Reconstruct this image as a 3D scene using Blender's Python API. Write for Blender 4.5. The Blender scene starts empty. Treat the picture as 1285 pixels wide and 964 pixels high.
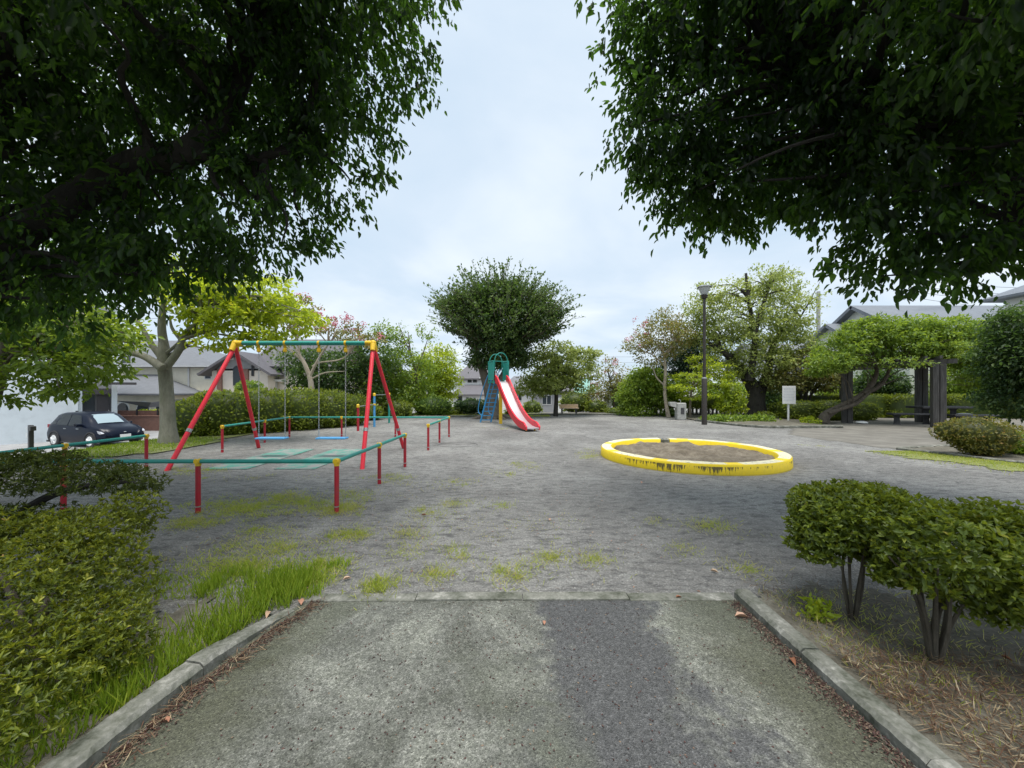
import bpy, math, random
import numpy as np
from mathutils import Vector, Matrix
RNG = np.random.default_rng(11)
random.seed(5)
F, CX, HY, CH = 483.0, 642.5, 490.0, 1.5
C = bpy.context.scene.collection
R = math.radians
PI = math.pi

def px(x, y, Y):                       # photo pixel at a chosen distance -> point in the place
    return Vector(((x-CX)/F*Y, Y, CH-(y-HY)/F*Y))
def gp(x, y):                          # photo pixel on the level ground
    Y = CH*F/(y-HY)
    return Vector(((x-CX)/F*Y, Y, 0))
def lerp(a, b, t): return a+(b-a)*t
def clamp(v, a=0., b=1.): return max(a, min(b, v))
def H(x, y):                           # height of the terrain
    z = 0.0
    z -= 1.05*clamp((-10.6-x)/6.4)
    if y > 26: z -= 1.6*clamp((y-26)/14)*clamp((20-x)/6)
    return z

# ---------------------------------------------------------------- materials
def newmat(name):
    m = bpy.data.materials.new(name); m.use_nodes = True
    nt = m.node_tree
    return m, nt, nt.nodes, nt.links, nt.nodes['Principled BSDF']
def c4(c): return (c[0], c[1], c[2], 1)
def objcoord(N, L, scale=(1,1,1)):
    g = N.new('ShaderNodeNewGeometry')
    mp = N.new('ShaderNodeMapping'); mp.inputs['Scale'].default_value = scale
    L.new(g.outputs['Position'], mp.inputs['Vector'])
    return mp.outputs['Vector']
def noise(N, L, vec, scale, detail=4, rough=.55, dist=0.):
    n = N.new('ShaderNodeTexNoise'); n.inputs['Scale'].default_value = scale
    n.inputs['Detail'].default_value = detail; n.inputs['Roughness'].default_value = rough
    n.inputs['Distortion'].default_value = dist
    L.new(vec, n.inputs['Vector']); return n.outputs['Fac']
def ramp(N, L, fac, stops):
    r = N.new('ShaderNodeValToRGB'); e = r.color_ramp.elements
    while len(e) < len(stops): e.new(.5)
    for el, (p, c) in zip(e, stops):
        el.position = p; el.color = c4(c) if len(c) == 3 else c
    L.new(fac, r.inputs['Fac']); return r.outputs['Color']
def mixc(N, L, fac, a, b, mode='MIX'):
    m = N.new('ShaderNodeMix'); m.data_type = 'RGBA'; m.blend_type = mode
    for s, v in ((0, fac), (6, a), (7, b)):
        if hasattr(v, 'links') or hasattr(v, 'is_linked'): L.new(v, m.inputs[s])
        elif s == 0: m.inputs[s].default_value = v
        else: m.inputs[s].default_value = c4(v)
    return m.outputs[2]
def math_(N, L, op, a, b=None, c=None, cl=False):
    m = N.new('ShaderNodeMath'); m.operation = op; m.use_clamp = cl
    for i, v in enumerate((a, b, c)):
        if v is None: continue
        if isinstance(v, (int, float)): m.inputs[i].default_value = v
        else: L.new(v, m.inputs[i])
    return m.outputs[0]
def bump(N, L, B, h, strength=.5, dist=.02):
    b = N.new('ShaderNodeBump'); b.inputs['Strength'].default_value = strength
    b.inputs['Distance'].default_value = dist
    L.new(h, b.inputs['Height']); L.new(b.outputs['Normal'], B.inputs['Normal'])

def paint(name, col, rough=.45, wear=.25, metal=0., dirt=(.12,.1,.08), wscale=6, bumps=.15):
    m, nt, N, L, B = newmat(name)
    v = objcoord(N, L)
    n1 = noise(N, L, v, wscale, 5, .65); n2 = noise(N, L, v, wscale*7, 3, .6)
    base = mixc(N, L, math_(N, L, 'MULTIPLY', n2, .35), col, tuple(min(1, c*1.35+.02) for c in col))
    f = ramp(N, L, n1, [(.5, (0,0,0)), (.8, (wear,)*3)])
    L.new(mixc(N, L, f, base, dirt), B.inputs['Base Color'])
    B.inputs['Roughness'].default_value = rough; B.inputs['Metallic'].default_value = metal
    if bumps: bump(N, L, B, n2, bumps, .01)
    return m
def mottled(name, stops, scale=8, rough=.9, detail=6, bumps=.4, bdist=.02, fine=60, sc=(1,1,1)):
    m, nt, N, L, B = newmat(name)
    v = objcoord(N, L, sc)
    n1 = noise(N, L, v, scale, detail, .62); n2 = noise(N, L, v, fine, 3, .6)
    f = math_(N, L, 'ADD', math_(N, L, 'MULTIPLY', n1, .7), math_(N, L, 'MULTIPLY', n2, .3))
    L.new(ramp(N, L, f, stops), B.inputs['Base Color'])
    B.inputs['Roughness'].default_value = rough
    bump(N, L, B, f, bumps, bdist)
    return m
def leafmat(name, stops, trans=(.35,.5,.05), tf=.35, gloss=.06, rough=.5, gain=1.):
    gloss *= .4; stops = [(p, tuple(min(.8, q*gain) for q in c)) for p, c in stops]
    m = bpy.data.materials.new(name); m.use_nodes = True
    nt = m.node_tree; N = nt.nodes; L = nt.links; N.remove(N['Principled BSDF'])
    out = N['Material Output']
    at = N.new('ShaderNodeAttribute'); at.attribute_name = 'var'
    col = ramp(N, L, at.outputs['Fac'], stops)
    d = N.new('ShaderNodeBsdfDiffuse'); L.new(col, d.inputs['Color'])
    t = N.new('ShaderNodeBsdfTranslucent')
    L.new(mixc(N, L, .5, col, trans), t.inputs['Color'])
    g = N.new('ShaderNodeBsdfGlossy'); g.inputs['Roughness'].default_value = rough
    g.inputs['Color'].default_value = (1,1,1,1)
    s1 = N.new('ShaderNodeMixShader'); s1.inputs[0].default_value = tf
    L.new(d.outputs[0], s1.inputs[1]); L.new(t.outputs[0], s1.inputs[2])
    s2 = N.new('ShaderNodeMixShader'); s2.inputs[0].default_value = gloss
    L.new(s1.outputs[0], s2.inputs[1]); L.new(g.outputs[0], s2.inputs[2])
    L.new(s2.outputs[0], out.inputs['Surface'])
    return m
def bark(name, a, b, scale=5, c=None):
    m, nt, N, L, B = newmat(name)
    v = objcoord(N, L, (1, 1, .25))
    n1 = noise(N, L, v, scale*3, 8, .7, .6)
    v2 = objcoord(N, L)
    n2 = noise(N, L, v2, scale*.6, 4, .6)
    col = ramp(N, L, n1, [(.3, a), (.7, b)])
    col = mixc(N, L, ramp(N, L, n2, [(.45, (0,0,0)), (.7, (.7,)*3)]), col, c or tuple(x*.6 for x in a))
    L.new(col, B.inputs['Base Color']); B.inputs['Roughness'].default_value = .92
    bump(N, L, B, n1, .7, .03)
    return m

# ---------------------------------------------------------------- mesh builder
class MB:
    def __init__(s): s.v = []; s.f = []
    def add(s, vs, fs):
        o = len(s.v); s.v += [tuple(p) for p in vs]; s.f += [tuple(i+o for i in f) for f in fs]; return s
    def box(s, x0, x1, y0, y1, z0, z1, b=0.):
        if b <= 0:
            v = [(x, y, z) for z in (z0, z1) for y in (y0, y1) for x in (x0, x1)]
            return s.add(v, [(0,2,3,1),(4,5,7,6),(0,1,5,4),(2,6,7,3),(0,4,6,2),(1,3,7,5)])
        # bevelled: two chamfered loops
        def ring(z, i): return [(x0+i+b, y0+i, z), (x1-i-b, y0+i, z), (x1-i, y0+i+b, z), (x1-i, y1-i-b, z),
                                (x1-i-b, y1-i, z), (x0+i+b, y1-i, z), (x0+i, y1-i-b, z), (x0+i, y0+i+b, z)]
        rs = [ring(z0, b*.7), ring(z0+b, 0), ring(z1-b, 0), ring(z1, b*.7)]
        vs = sum(rs, []); fs = [tuple(range(7, -1, -1)), tuple(range(24, 32))]
        for k in range(3):
            for i in range(8): fs.append((k*8+i, k*8+(i+1) % 8, (k+1)*8+(i+1) % 8, (k+1)*8+i))
        return s.add(vs, fs)
    def tube(s, pts, r, n=10, cap=True):
        pts = [Vector(p) for p in pts]
        rr = r if isinstance(r, (list, tuple)) else [r]*len(pts)
        vs = []; prev = None
        for i, p in enumerate(pts):
            d = (pts[min(i+1, len(pts)-1)]-pts[max(i-1, 0)])
            if d.length < 1e-9: d = Vector((0, 0, 1))
            d.normalize()
            if prev is None:
                a = Vector((0, 0, 1)) if abs(d.z) < .9 else Vector((1, 0, 0))
                u = d.cross(a).normalized()
            else:
                u = (prev-d*prev.dot(d))
                u = u.normalized() if u.length > 1e-6 else d.orthogonal().normalized()
            prev = u; w = d.cross(u)
            for k in range(n):
                t = 2*PI*k/n; vs.append(p+(u*math.cos(t)+w*math.sin(t))*rr[i])
        fs = []
        for i in range(len(pts)-1):
            for k in range(n): fs.append((i*n+k, i*n+(k+1) % n, (i+1)*n+(k+1) % n, (i+1)*n+k))
        if cap: fs.append(tuple(range(n-1, -1, -1))); fs.append(tuple(range((len(pts)-1)*n, len(pts)*n)))
        return s.add(vs, fs)
    def lathe(s, prof, n=24, c=(0, 0, 0)):
        vs = []; fs = []
        for r, z in prof:
            for k in range(n):
                t = 2*PI*k/n; vs.append((c[0]+r*math.cos(t), c[1]+r*math.sin(t), c[2]+z))
        for i in range(len(prof)-1):
            for k in range(n): fs.append((i*n+k, i*n+(k+1) % n, (i+1)*n+(k+1) % n, (i+1)*n+k))
        fs.append(tuple(range(n-1, -1, -1))); fs.append(tuple(range((len(prof)-1)*n, len(prof)*n)))
        return s.add(vs, fs)
    def prism(s, poly, h0, h1, ax='z'):     # polygon in two axes pushed along the third
        def P(a, b, h): return {'z': (a, b, h), 'y': (a, h, b), 'x': (h, a, b)}[ax]
        n = len(poly)
        vs = [P(a, b, h0) for a, b in poly]+[P(a, b, h1) for a, b in poly]
        fs = [tuple(range(n-1, -1, -1)), tuple(range(n, 2*n))]+[(i, (i+1) % n, n+(i+1) % n, n+i) for i in range(n)]
        return s.add(vs, fs)
    def slab(s, quad, t):                   # a sloped four-cornered slab of thickness t below its face
        q = [Vector(p) for p in quad]; nrm = (q[1]-q[0]).cross(q[3]-q[0]).normalized()
        if nrm.z < 0: nrm = -nrm
        vs = q+[p-nrm*t for p in q]
        return s.add(vs, [(0,1,2,3),(7,6,5,4),(0,4,5,1),(1,5,6,2),(2,6,7,3),(3,7,4,0)])
    def build(s, name, mat, parent=None, smooth=False):
        me = bpy.data.meshes.new(name); me.from_pydata(s.v, [], s.f); me.update()
        import bmesh
        bm = bmesh.new(); bm.from_mesh(me); bmesh.ops.recalc_face_normals(bm, faces=bm.faces); bm.to_mesh(me); bm.free()
        me.materials.append(mat)
        if smooth:
            me.polygons.foreach_set('use_smooth', [True]*len(me.polygons))
            try: me.set_sharp_from_angle(angle=R(42))
            except Exception: pass
        o = bpy.data.objects.new(name, me); C.objects.link(o)
        if parent is not None: o.parent = parent
        return o
def tag(o, label=None, cat=None, group=None, kind=None):
    if label: o['label'] = label
    if cat: o['category'] = cat
    if group: o['group'] = group
    if kind: o['kind'] = kind
    return o
def thing(name, label, cat, loc=(0,0,0), rz=0., group=None):
    o = bpy.data.objects.new(name, None); C.objects.link(o)
    o.location = loc; o.rotation_euler = (0, 0, rz); o.empty_display_size = .2
    return tag(o, label, cat, group)
def copy_tree(o, parent=None):
    c = o.copy(); C.objects.link(c); c.parent = parent
    for ch in list(o.children): copy_tree(ch, c)
    return c
def bez(pts, n=8):                      # smooth curve through points (Catmull-Rom)
    P = [Vector(p) for p in pts]; P = [P[0]*2-P[1]]+P+[P[-1]*2-P[-2]]; out = []
    for i in range(1, len(P)-2):
        for k in range(n):
            t = k/n; a, b, c, d = P[i-1:i+3]
            out.append(.5*((2*b)+(c-a)*t+(2*a-5*b+4*c-d)*t*t+(3*b-a-3*c+d)*t**3))
    out.append(P[-2]); return out
def rlerp(rs, n):
    return [float(np.interp(i/(n-1)*(len(rs)-1), range(len(rs)), rs)) for i in range(n)]

# ---------------------------------------------------------------- foliage
def unit(a): return a/np.maximum(np.linalg.norm(a, axis=1, keepdims=True), 1e-9)
def leaf_mesh(name, pos, axis, nrm, Ln, Wd, var, mat, parent=None, fold=.25, simple=False, core=None, smooth=False):
    """one mesh of many leaves: each two folded halves (or one lozenge when simple)"""
    n = len(pos); axis = unit(axis); side = unit(np.cross(axis, nrm)); nn = np.cross(side, axis)
    Ln = np.broadcast_to(Ln, (n,))[:, None]; Wd = np.broadcast_to(Wd, (n,))[:, None]
    if simple:
        V = np.stack([pos, pos+axis*Ln*.45+side*Wd*.5, pos+axis*Ln, pos+axis*Ln*.45-side*Wd*.5], 1).reshape(-1, 3)
        nv, nf = 4, 1
        idx = (np.arange(n)[:, None]*4+np.arange(4)[None]).reshape(-1)
    else:
        up = nn*Wd*fold; droop = -nn*Ln*.12
        V = np.stack([pos, pos+axis*Ln*.3+side*Wd*.48+up, pos+axis*Ln*.68+side*Wd*.36+up+droop*.5, pos+axis*Ln+droop,
                      pos+axis*Ln*.68-side*Wd*.36+up+droop*.5, pos+axis*Ln*.3-side*Wd*.48+up], 1).reshape(-1, 3)
        nv, nf = 6, 2
        q = np.array([0, 1, 2, 3, 0, 3, 4, 5])
        idx = (np.arange(n)[:, None]*6+q[None]).reshape(-1)
    fv = np.repeat(np.asarray(var, dtype=np.float32), nf)
    nq = n*nf
    if core is not None:
        cv, cf = core
        idx = np.concatenate([idx, (np.asarray(cf)+len(V)).reshape(-1)])
        V = np.concatenate([V, np.asarray(cv)]); fv = np.concatenate([fv, np.full(len(cf), .0, np.float32)])
        nq += len(cf)
    me = bpy.data.meshes.new(name)
    me.vertices.add(len(V)); me.vertices.foreach_set('co', V.astype(np.float32).ravel())
    me.loops.add(nq*4); me.loops.foreach_set('vertex_index', idx.astype(np.int32))
    me.polygons.add(nq); me.polygons.foreach_set('loop_start', np.arange(0, nq*4, 4, dtype=np.int32))
    me.update(calc_edges=True); 
    a = me.attributes.new('var', 'FLOAT', 'FACE'); a.data.foreach_set('value', fv)
    me.materials.append(mat)
    o = bpy.data.objects.new(name, me); C.objects.link(o)
    if parent is not None: o.parent = parent
    return o
def rdir(n): return unit(RNG.normal(size=(n, 3)))
def blob_points(blobs, n, lo=.55):
    """points inside a set of ellipsoids, biased to their outer part; blobs (x,y,z,rx,ry,rz[,weight])"""
    B = np.array([tuple(b[:6]) for b in blobs]); w = np.array([(b[6] if len(b) > 6 else 1.)*(b[3]*b[4]*b[5])**(2/3) for b in blobs])
    k = RNG.choice(len(blobs), n, p=w/w.sum()); d = rdir(n)
    r = RNG.uniform(lo**3, 1, n)**(1/3)
    return B[k, :3]+d*B[k, 3:6]*r[:, None], d
def clusters(blobs, nc, per, cr, flat=.6, lo=.55, out=.6, droop=.4, spray=1.):
    c, d = blob_points(blobs, nc, lo)
    cv = RNG.uniform(0, 1, nc)
    pos = np.repeat(c, per, 0)+RNG.normal(size=(nc*per, 3))*np.array([cr, cr, cr*flat])*.55
    dd = np.repeat(d, per, 0)
    ax = rdir(nc*per)*spray+dd*out+np.array([0, 0, -droop])
    nr = rdir(nc*per)*.7+np.array([0, 0, 1.])
    var = np.clip(np.repeat(cv, per)*.5+RNG.uniform(0, .5, nc*per), 0, 1)
    return pos, ax, nr, var, c
def core_of(blobs, s=.8, pw=1.):
    vs = []; fs = []
    for b in blobs:
        nu, nv_ = 12, 7; o = len(vs)
        for j in range(nv_+1):
            ph = -PI/2+PI*j/nv_
            for i in range(nu):
                t = 2*PI*i/nu; k = s*(1+.1*math.sin(5*t+3*ph+b[0]))
                f = lambda q: math.copysign(abs(q)**pw, q)
                vs.append((b[0]+b[3]*k*f(math.cos(ph))*f(math.cos(t)), b[1]+b[4]*k*f(math.cos(ph))*f(math.sin(t)), b[2]+b[5]*k*f(math.sin(ph))))
        for j in range(nv_):
            for i in range(nu): fs.append((o+j*nu+i, o+j*nu+(i+1) % nu, o+(j+1)*nu+(i+1) % nu, o+(j+1)*nu+i))
    return vs, fs
def limbs(mb, starts, targets, r0, r1=.012, n=6, sag=.12, wob=.12):
    for t in targets:
        t = Vector(t); s = min(starts, key=lambda q: (q-t).length*(1+.5*random.random())*(2.2 if q.z > t.z else 1))
        L = (t-s).length
        sg_ = sag if t.z > s.z else sag*.15
        m1 = s.lerp(t, .35)+Vector((random.uniform(-wob, wob), random.uniform(-wob, wob), sg_+random.uniform(0, wob)*(.2 if t.z < s.z else 1)))*L
        m2 = s.lerp(t, .7)+Vector((random.uniform(-wob, wob), random.uniform(-wob, wob), sg_*.6))*L
        p = bez([s, m1, m2, t], 4); mb.tube(p, rlerp([r0, r0*.55, r0*.3, r1], len(p)), n)
def tree(name, label, trunks, radii, blobs, nc, per, cr, lsz, lmat, bmat, cat='tree', nl=18, r0=.07, group=None, simple=True,
         flat=.6, lo=.55, out=.6, droop=.4, core=False, extra=None, blossoms=None, lw=.5, vsh=0.):
    """trunks: list of point lists; first one is the main trunk; limbs reach from their upper ends to leaf clusters"""
    base = Vector(trunks[0][0]); root = thing(name, label, cat, base, 0, group)
    if simple: nc = int(nc*1.25); lsz = lsz*1.22
    mb = MB(); ends = []
    for tr, rr in zip(trunks, radii):
        p = bez(tr, 6); mb.tube(p, rlerp(rr, len(p)), 12)
        ends += p[int(len(p)*.42):max(int(len(p)*.84), int(len(p)*.42)+1)]
    pos, ax, nr, var, c = clusters(blobs, nc, per, cr, flat, lo, out, droop)
    tg = c[RNG.choice(len(c), min(nl, len(c)), replace=False)]
    limbs(mb, ends, tg, r0)
    mb.v = [tuple(Vector(q)-base) for q in mb.v]
    mb.build('trunk', bmat, root, True)
    if extra is not None:
        ep, ea, en, ev = extra; pos = np.concatenate([pos, ep]); ax = np.concatenate([ax, ea]); nr = np.concatenate([nr, en]); var = np.concatenate([var, ev])
    b0 = np.array(base)
    cr_ = None
    if core: cv, cf = core_of(blobs, .72); cr_ = ([tuple(Vector(q)-base) for q in cv], cf)
    L_ = lsz*RNG.uniform(.7, 1.25, len(pos))
    leaf_mesh('crown', pos-b0, ax, nr, L_, L_*lw, np.clip(var+vsh, 0, 1), lmat, root, simple=simple, core=cr_)
    if blossoms:
        bb, bn, bmt = blossoms
        pos, ax, nr, var, c = clusters(bb, bn, 26, .16, .9, .7)
        leaf_mesh('blossom', pos-b0, ax, nr, .07, .07, var, bmt, root, simple=True)
    return root
def bush(name, label, blobs, n, lsz, lmat, cat='shrub', pw=1., stems=None, bmat=None, group=None, core=.82, simple=True, lw=.5,
         jit=.1, lump=.08, vr=(0, 1), whorl=0, base=None, bottom=None, parts=None, up=.0):
    """clipped shrub: leaves over the lumpy surface of (super)ellipsoids round a leafy core"""
    b0 = Vector(base) if base else Vector((blobs[0][0], blobs[0][1], H(blobs[0][0], blobs[0][1])))
    root = thing(name, label, cat, b0, 0, group)
    B = np.array([tuple(b[:6]) for b in blobs])
    w = (B[:, 3]*B[:, 4]+B[:, 3]*B[:, 5]+B[:, 4]*B[:, 5])
    m = n if not whorl else max(1, n//whorl)
    k = RNG.choice(len(B), m, p=w/w.sum()); d = rdir(m)
    dp = np.sign(d)*np.abs(d)**pw
    if pw < 1: dp /= np.maximum((np.abs(dp)**(2/pw)).sum(1, keepdims=True), 1e-6)**(pw/2)
    q = B[k, :3]+dp*B[k, 3:6]
    f = 1+lump*(np.sin(q[:, 0]*9+k)+np.sin(q[:, 1]*8.3+1.7*k)+np.sin(q[:, 2]*11+k))/1.5-np.abs(RNG.normal(size=m))*jit
    p = B[k, :3]+dp*B[k, 3:6]*f[:, None]
    nrm = unit(d/B[k, 3:6])
    # drop points buried in other blobs
    keep = np.ones(m, bool)
    for j in range(len(B)):
        ins = (np.abs((p-B[j, :3])/(B[j, 3:6]*.8))**(2/max(pw, .35))).sum(1) < 1
        keep &= ~(ins & (k != j))
    if bottom is not None: keep &= p[:, 2] > bottom
    p, nrm = p[keep], nrm[keep]; cvv = RNG.uniform(0, 1, len(p))
    if whorl:
        p = np.repeat(p, whorl, 0); nrm = np.repeat(nrm, whorl, 0); cvv = np.repeat(cvv, whorl)
    t = rdir(len(p)); ax = t*.9+nrm*.7+np.array([0, 0, up]); nr = nrm*1.2+rdir(len(p))*.5+np.array([0, 0, .3])
    var = np.clip(vr[0]+(vr[1]-vr[0])*(cvv*.5+RNG.uniform(0, .5, len(p))), 0, 1)
    L_ = lsz*RNG.uniform(.7, 1.3, len(p)); bb = np.array(b0)
    cr_ = None
    if core: cv, cf = core_of(blobs, core, pw); cr_ = ([tuple(Vector(q)-b0) for q in cv], cf)
    leaf_mesh('foliage', p-bb, ax, nr, L_, L_*lw, var, lmat, root, simple=simple, core=cr_)
    if stems:
        mb = MB()
        for pts, r in stems:
            pp = bez(pts, 5); mb.tube([Vector(q)-b0 for q in pp], rlerp(r, len(pp)), 7)
        mb.build('stem', bmat, root, True)
    return root
def pxblobs(L_, Y, dep=1.):          # (px,py,rx,ry[,dY[,w]]) -> ellipsoids
    o = []
    for b in L_:
        y = Y+(b[4] if len(b) > 4 else 0); p = px(b[0], b[1], y)
        o.append((p.x, p.y, p.z, b[2]/F*y, b[2]/F*y*dep, b[3]/F*y, b[5] if len(b) > 5 else 1.))
    return o
# ---------------------------------------------------------------- camera, sky, sun
scn = bpy.context.scene
cam = bpy.data.objects.new('camera', bpy.data.cameras.new('camera')); C.objects.link(cam)
cam.location = (0, 0, CH); cam.rotation_euler = (R(90), 0, 0)
cam.data.sensor_width = 36; cam.data.lens = F/1285*36; cam.data.shift_y = 8/1285
cam.data.clip_start = .05; cam.data.clip_end = 2000
scn.camera = cam
SUN_EL, SUN_AZ = 79, 168          # azimuth measured from +Y towards +X
W = bpy.data.worlds.new('World'); scn.world = W; W.use_nodes = True
N = W.node_tree.nodes; L = W.node_tree.links
bg = N['Background']; sky = N.new('ShaderNodeTexSky'); sky.sky_type = 'NISHITA'; sky.sun_disc = False
sky.sun_elevation = R(SUN_EL); sky.sun_rotation = R(SUN_AZ); sky.dust_density = .8; sky.air_density = 1.2
L.new(sky.outputs[0], bg.inputs['Color']); bg.inputs['Strength'].default_value = .12
tc = N.new('ShaderNodeTexCoord'); sp = N.new('ShaderNodeSeparateXYZ'); L.new(tc.outputs['Generated'], sp.inputs[0])
zz = math_(N, L, 'MAXIMUM', math_(N, L, 'ADD', sp.outputs[2], .12), .05)
cb = N.new('ShaderNodeCombineXYZ')
L.new(math_(N, L, 'DIVIDE', sp.outputs[0], zz), cb.inputs[0]); L.new(math_(N, L, 'DIVIDE', sp.outputs[1], zz), cb.inputs[1])
n1 = noise(N, L, cb.outputs[0], .9, 6, .52, .4); n2 = noise(N, L, cb.outputs[0], .38, 3, .5, .2)
nn = math_(N, L, 'ADD', math_(N, L, 'MULTIPLY', n1, .5), math_(N, L, 'MULTIPLY', n2, .5))
bg2 = N.new('ShaderNodeBackground'); bg2.inputs['Strength'].default_value = 1.
L.new(ramp(N, L, nn, [(.36, (.34, .425, .51)), (.46, (.395, .465, .54)), (.54, (.465, .52, .575)), (.66, (.57, .605, .64))]), bg2.inputs['Color'])
ms = N.new('ShaderNodeMixShader')
L.new(ramp(N, L, nn, [(.35, (.93,)*3), (.6, (.975,)*3)]), ms.inputs[0])
L.new(bg.outputs[0], ms.inputs[1]); L.new(bg2.outputs[0], ms.inputs[2])
L.new(ms.outputs[0], N['World Output'].inputs['Surface'])
sl = bpy.data.lights.new('sun', 'SUN'); sl.energy = 2.4; sl.angle = R(30); sl.color = (1, .96, .9)
so = bpy.data.objects.new('sun', sl); C.objects.link(so)
sd = Vector((math.sin(R(SUN_AZ))*math.cos(R(SUN_EL)), math.cos(R(SUN_AZ))*math.cos(R(SUN_EL)), math.sin(R(SUN_EL))))
so.rotation_euler = sd.to_track_quat('Z', 'Y').to_euler(); so.location = sd*60
vs = scn.view_settings; vs.view_transform = 'Standard'; vs.look = 'None'; vs.exposure = .86; vs.gamma = 1
vs.use_curve_mapping = False
cy = scn.cycles; cy.max_bounces = 5; cy.diffuse_bounces = 3; cy.glossy_bounces = 2; cy.transmission_bounces = 4
cy.transparent_max_bounces = 6; cy.use_denoising = True; cy.caustics_reflective = False; cy.caustics_refractive = False

# ---------------------------------------------------------------- ground materials
def m_gravel():
    m, nt, N, L, B = newmat('gravel'); v = objcoord(N, L)
    big = noise(N, L, v, .42, 7, .66, .5); mid = noise(N, L, v, 6, 6, .7); st = objcoord(N, L, (.7, 1.6, 1))
    rip = noise(N, L, st, 7, 7, .72, .5)
    vo = N.new('ShaderNodeTexVoronoi'); vo.inputs['Scale'].default_value = 90; L.new(v, vo.inputs['Vector'])
    col = ramp(N, L, big, [(.34, (.235, .228, .215)), (.46, (.305, .298, .283)), (.54, (.36, .353, .335)), (.64, (.43, .422, .4))])
    col = mixc(N, L, ramp(N, L, rip, [(.35, (.75,)*3), (.52, (0,0,0))]), col, (.088, .088, .09))
    col = mixc(N, L, ramp(N, L, mid, [(.56, (0,0,0)), (.72, (.55,)*3)]), col, (.42, .42, .40))
    peb = ramp(N, L, vo.outputs['Color'], [(.2, (.5,)*3), (.85, (1.5,)*3)])
    sp = N.new('ShaderNodeSeparateColor'); L.new(vo.outputs['Color'], sp.inputs[0])
    peb = ramp(N, L, sp.outputs[0], [(0., (.72,)*3), (.5, (.97,)*3), (.92, (1.12,)*3), (1., (1.6,)*3)])
    col = mixc(N, L, 1., col, peb, 'MULTIPLY')
    L.new(col, B.inputs['Base Color']); B.inputs['Roughness'].default_value = .88
    h = math_(N, L, 'ADD', math_(N, L, 'MULTIPLY', rip, 1.2), math_(N, L, 'MULTIPLY', vo.outputs['Distance'], .35))
    lump = noise(N, L, v, 3.2, 5, .6, .8)
    h = math_(N, L, 'ADD', h, math_(N, L, 'MULTIPLY', lump, 2.2))
    bump(N, L, B, h, 1., .06); return m
def m_path():
    m, nt, N, L, B = newmat('path_concrete'); v = objcoord(N, L)
    g = N.new('ShaderNodeSeparateXYZ'); L.new(v, g.inputs[0])
    warp = noise(N, L, v, 2.2, 6, .65); w2 = noise(N, L, v, .9, 4, .6)
    vo = N.new('ShaderNodeTexVoronoi'); vo.inputs['Scale'].default_value = 170; L.new(v, vo.inputs['Vector'])
    sc = N.new('ShaderNodeSeparateColor'); L.new(vo.outputs['Color'], sc.inputs[0])
    mot = noise(N, L, v, 34, 5, .75)
    w3 = noise(N, L, v, 1.3, 8, .7, .6)
    light = ramp(N, L, mot, [(.3, (.10, .105, .088)), (.52, (.16, .165, .145)), (.72, (.265, .265, .24))])
    light = mixc(N, L, 1., light, ramp(N, L, w3, [(.36, (.5, .51, .46)), (.5, (.92,)*3), (.64, (1.5, 1.5, 1.47))]), 'MULTIPLY')
    # the damp dark strip: a real stain with its own outline
    xw = math_(N, L, 'ADD', g.outputs[0], math_(N, L, 'MULTIPLY', math_(N, L, 'SUBTRACT', warp, .5), 1.5))
    xw = math_(N, L, 'ADD', xw, math_(N, L, 'MULTIPLY', math_(N, L, 'SUBTRACT', noise(N, L, v, 11, 6, .7), .5), .35))
    xw = math_(N, L, 'SUBTRACT', xw, math_(N, L, 'MULTIPLY', math_(N, L, 'SUBTRACT', 2.75, g.outputs[1]), -.12))
    a = math_(N, L, 'MULTIPLY', math_(N, L, 'SUBTRACT', xw, .16), 6., cl=True)
    b = math_(N, L, 'MULTIPLY', math_(N, L, 'SUBTRACT', 1.12, xw), 6., cl=True)
    damp = math_(N, L, 'MULTIPLY', a, b)
    dcol = ramp(N, L, mot, [(.3, (.045, .046, .048)), (.6, (.088, .089, .092)), (.8, (.16, .16, .16))])
    col = mixc(N, L, math_(N, L, 'MULTIPLY', damp, .9), light, dcol)
    # moss and dirt toward the kerbs
    ex = math_(N, L, 'ABSOLUTE', g.outputs[0])
    ed = math_(N, L, 'MULTIPLY', math_(N, L, 'SUBTRACT', math_(N, L, 'ADD', ex, math_(N, L, 'MULTIPLY', warp, .8)), 1.42), 3., cl=True)
    col = mixc(N, L, math_(N, L, 'MULTIPLY', ed, .75), col, (.075, .078, .045))
    d2 = ramp(N, L, w2, [(.5, (0,0,0)), (.62, (.75,)*3)])
    col = mixc(N, L, d2, col, (.11, .118, .09))
    agg = ramp(N, L, sc.outputs[0], [(0., (.45,)*3), (.3, (.85,)*3), (.8, (1.1,)*3), (1., (1.7,)*3)])
    col = mixc(N, L, 1., col, agg, 'MULTIPLY')
    L.new(col, B.inputs['Base Color'])
    L.new(ramp(N, L, damp, [(0, (.88,)*3), (1, (.62,)*3)]), B.inputs['Roughness'])
    bump(N, L, B, math_(N, L, 'ADD', vo.outputs['Distance'], mot), .55, .012); return m
M = {}
M['gravel'] = m_gravel(); M['path'] = m_path()
M['soil'] = mottled('bed_soil', [(.3, (.045, .04, .028)), (.5, (.12, .11, .085)), (.7, (.22, .21, .17))], 5, bumps=.9, bdist=.05, fine=45)
M['turf'] = mottled('turf_soil', [(.3, (.08, .11, .03)), (.5, (.17, .19, .06)), (.7, (.26, .26, .12))], 3, bumps=.6, bdist=.04, fine=30)
M['kerb'] = mottled('kerb_concrete', [(.36, (.06, .065, .045)), (.46, (.13, .135, .11)), (.56, (.20, .20, .175)), (.66, (.36, .355, .32))], 7, bumps=.5, bdist=.012, fine=48, detail=9)
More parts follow.
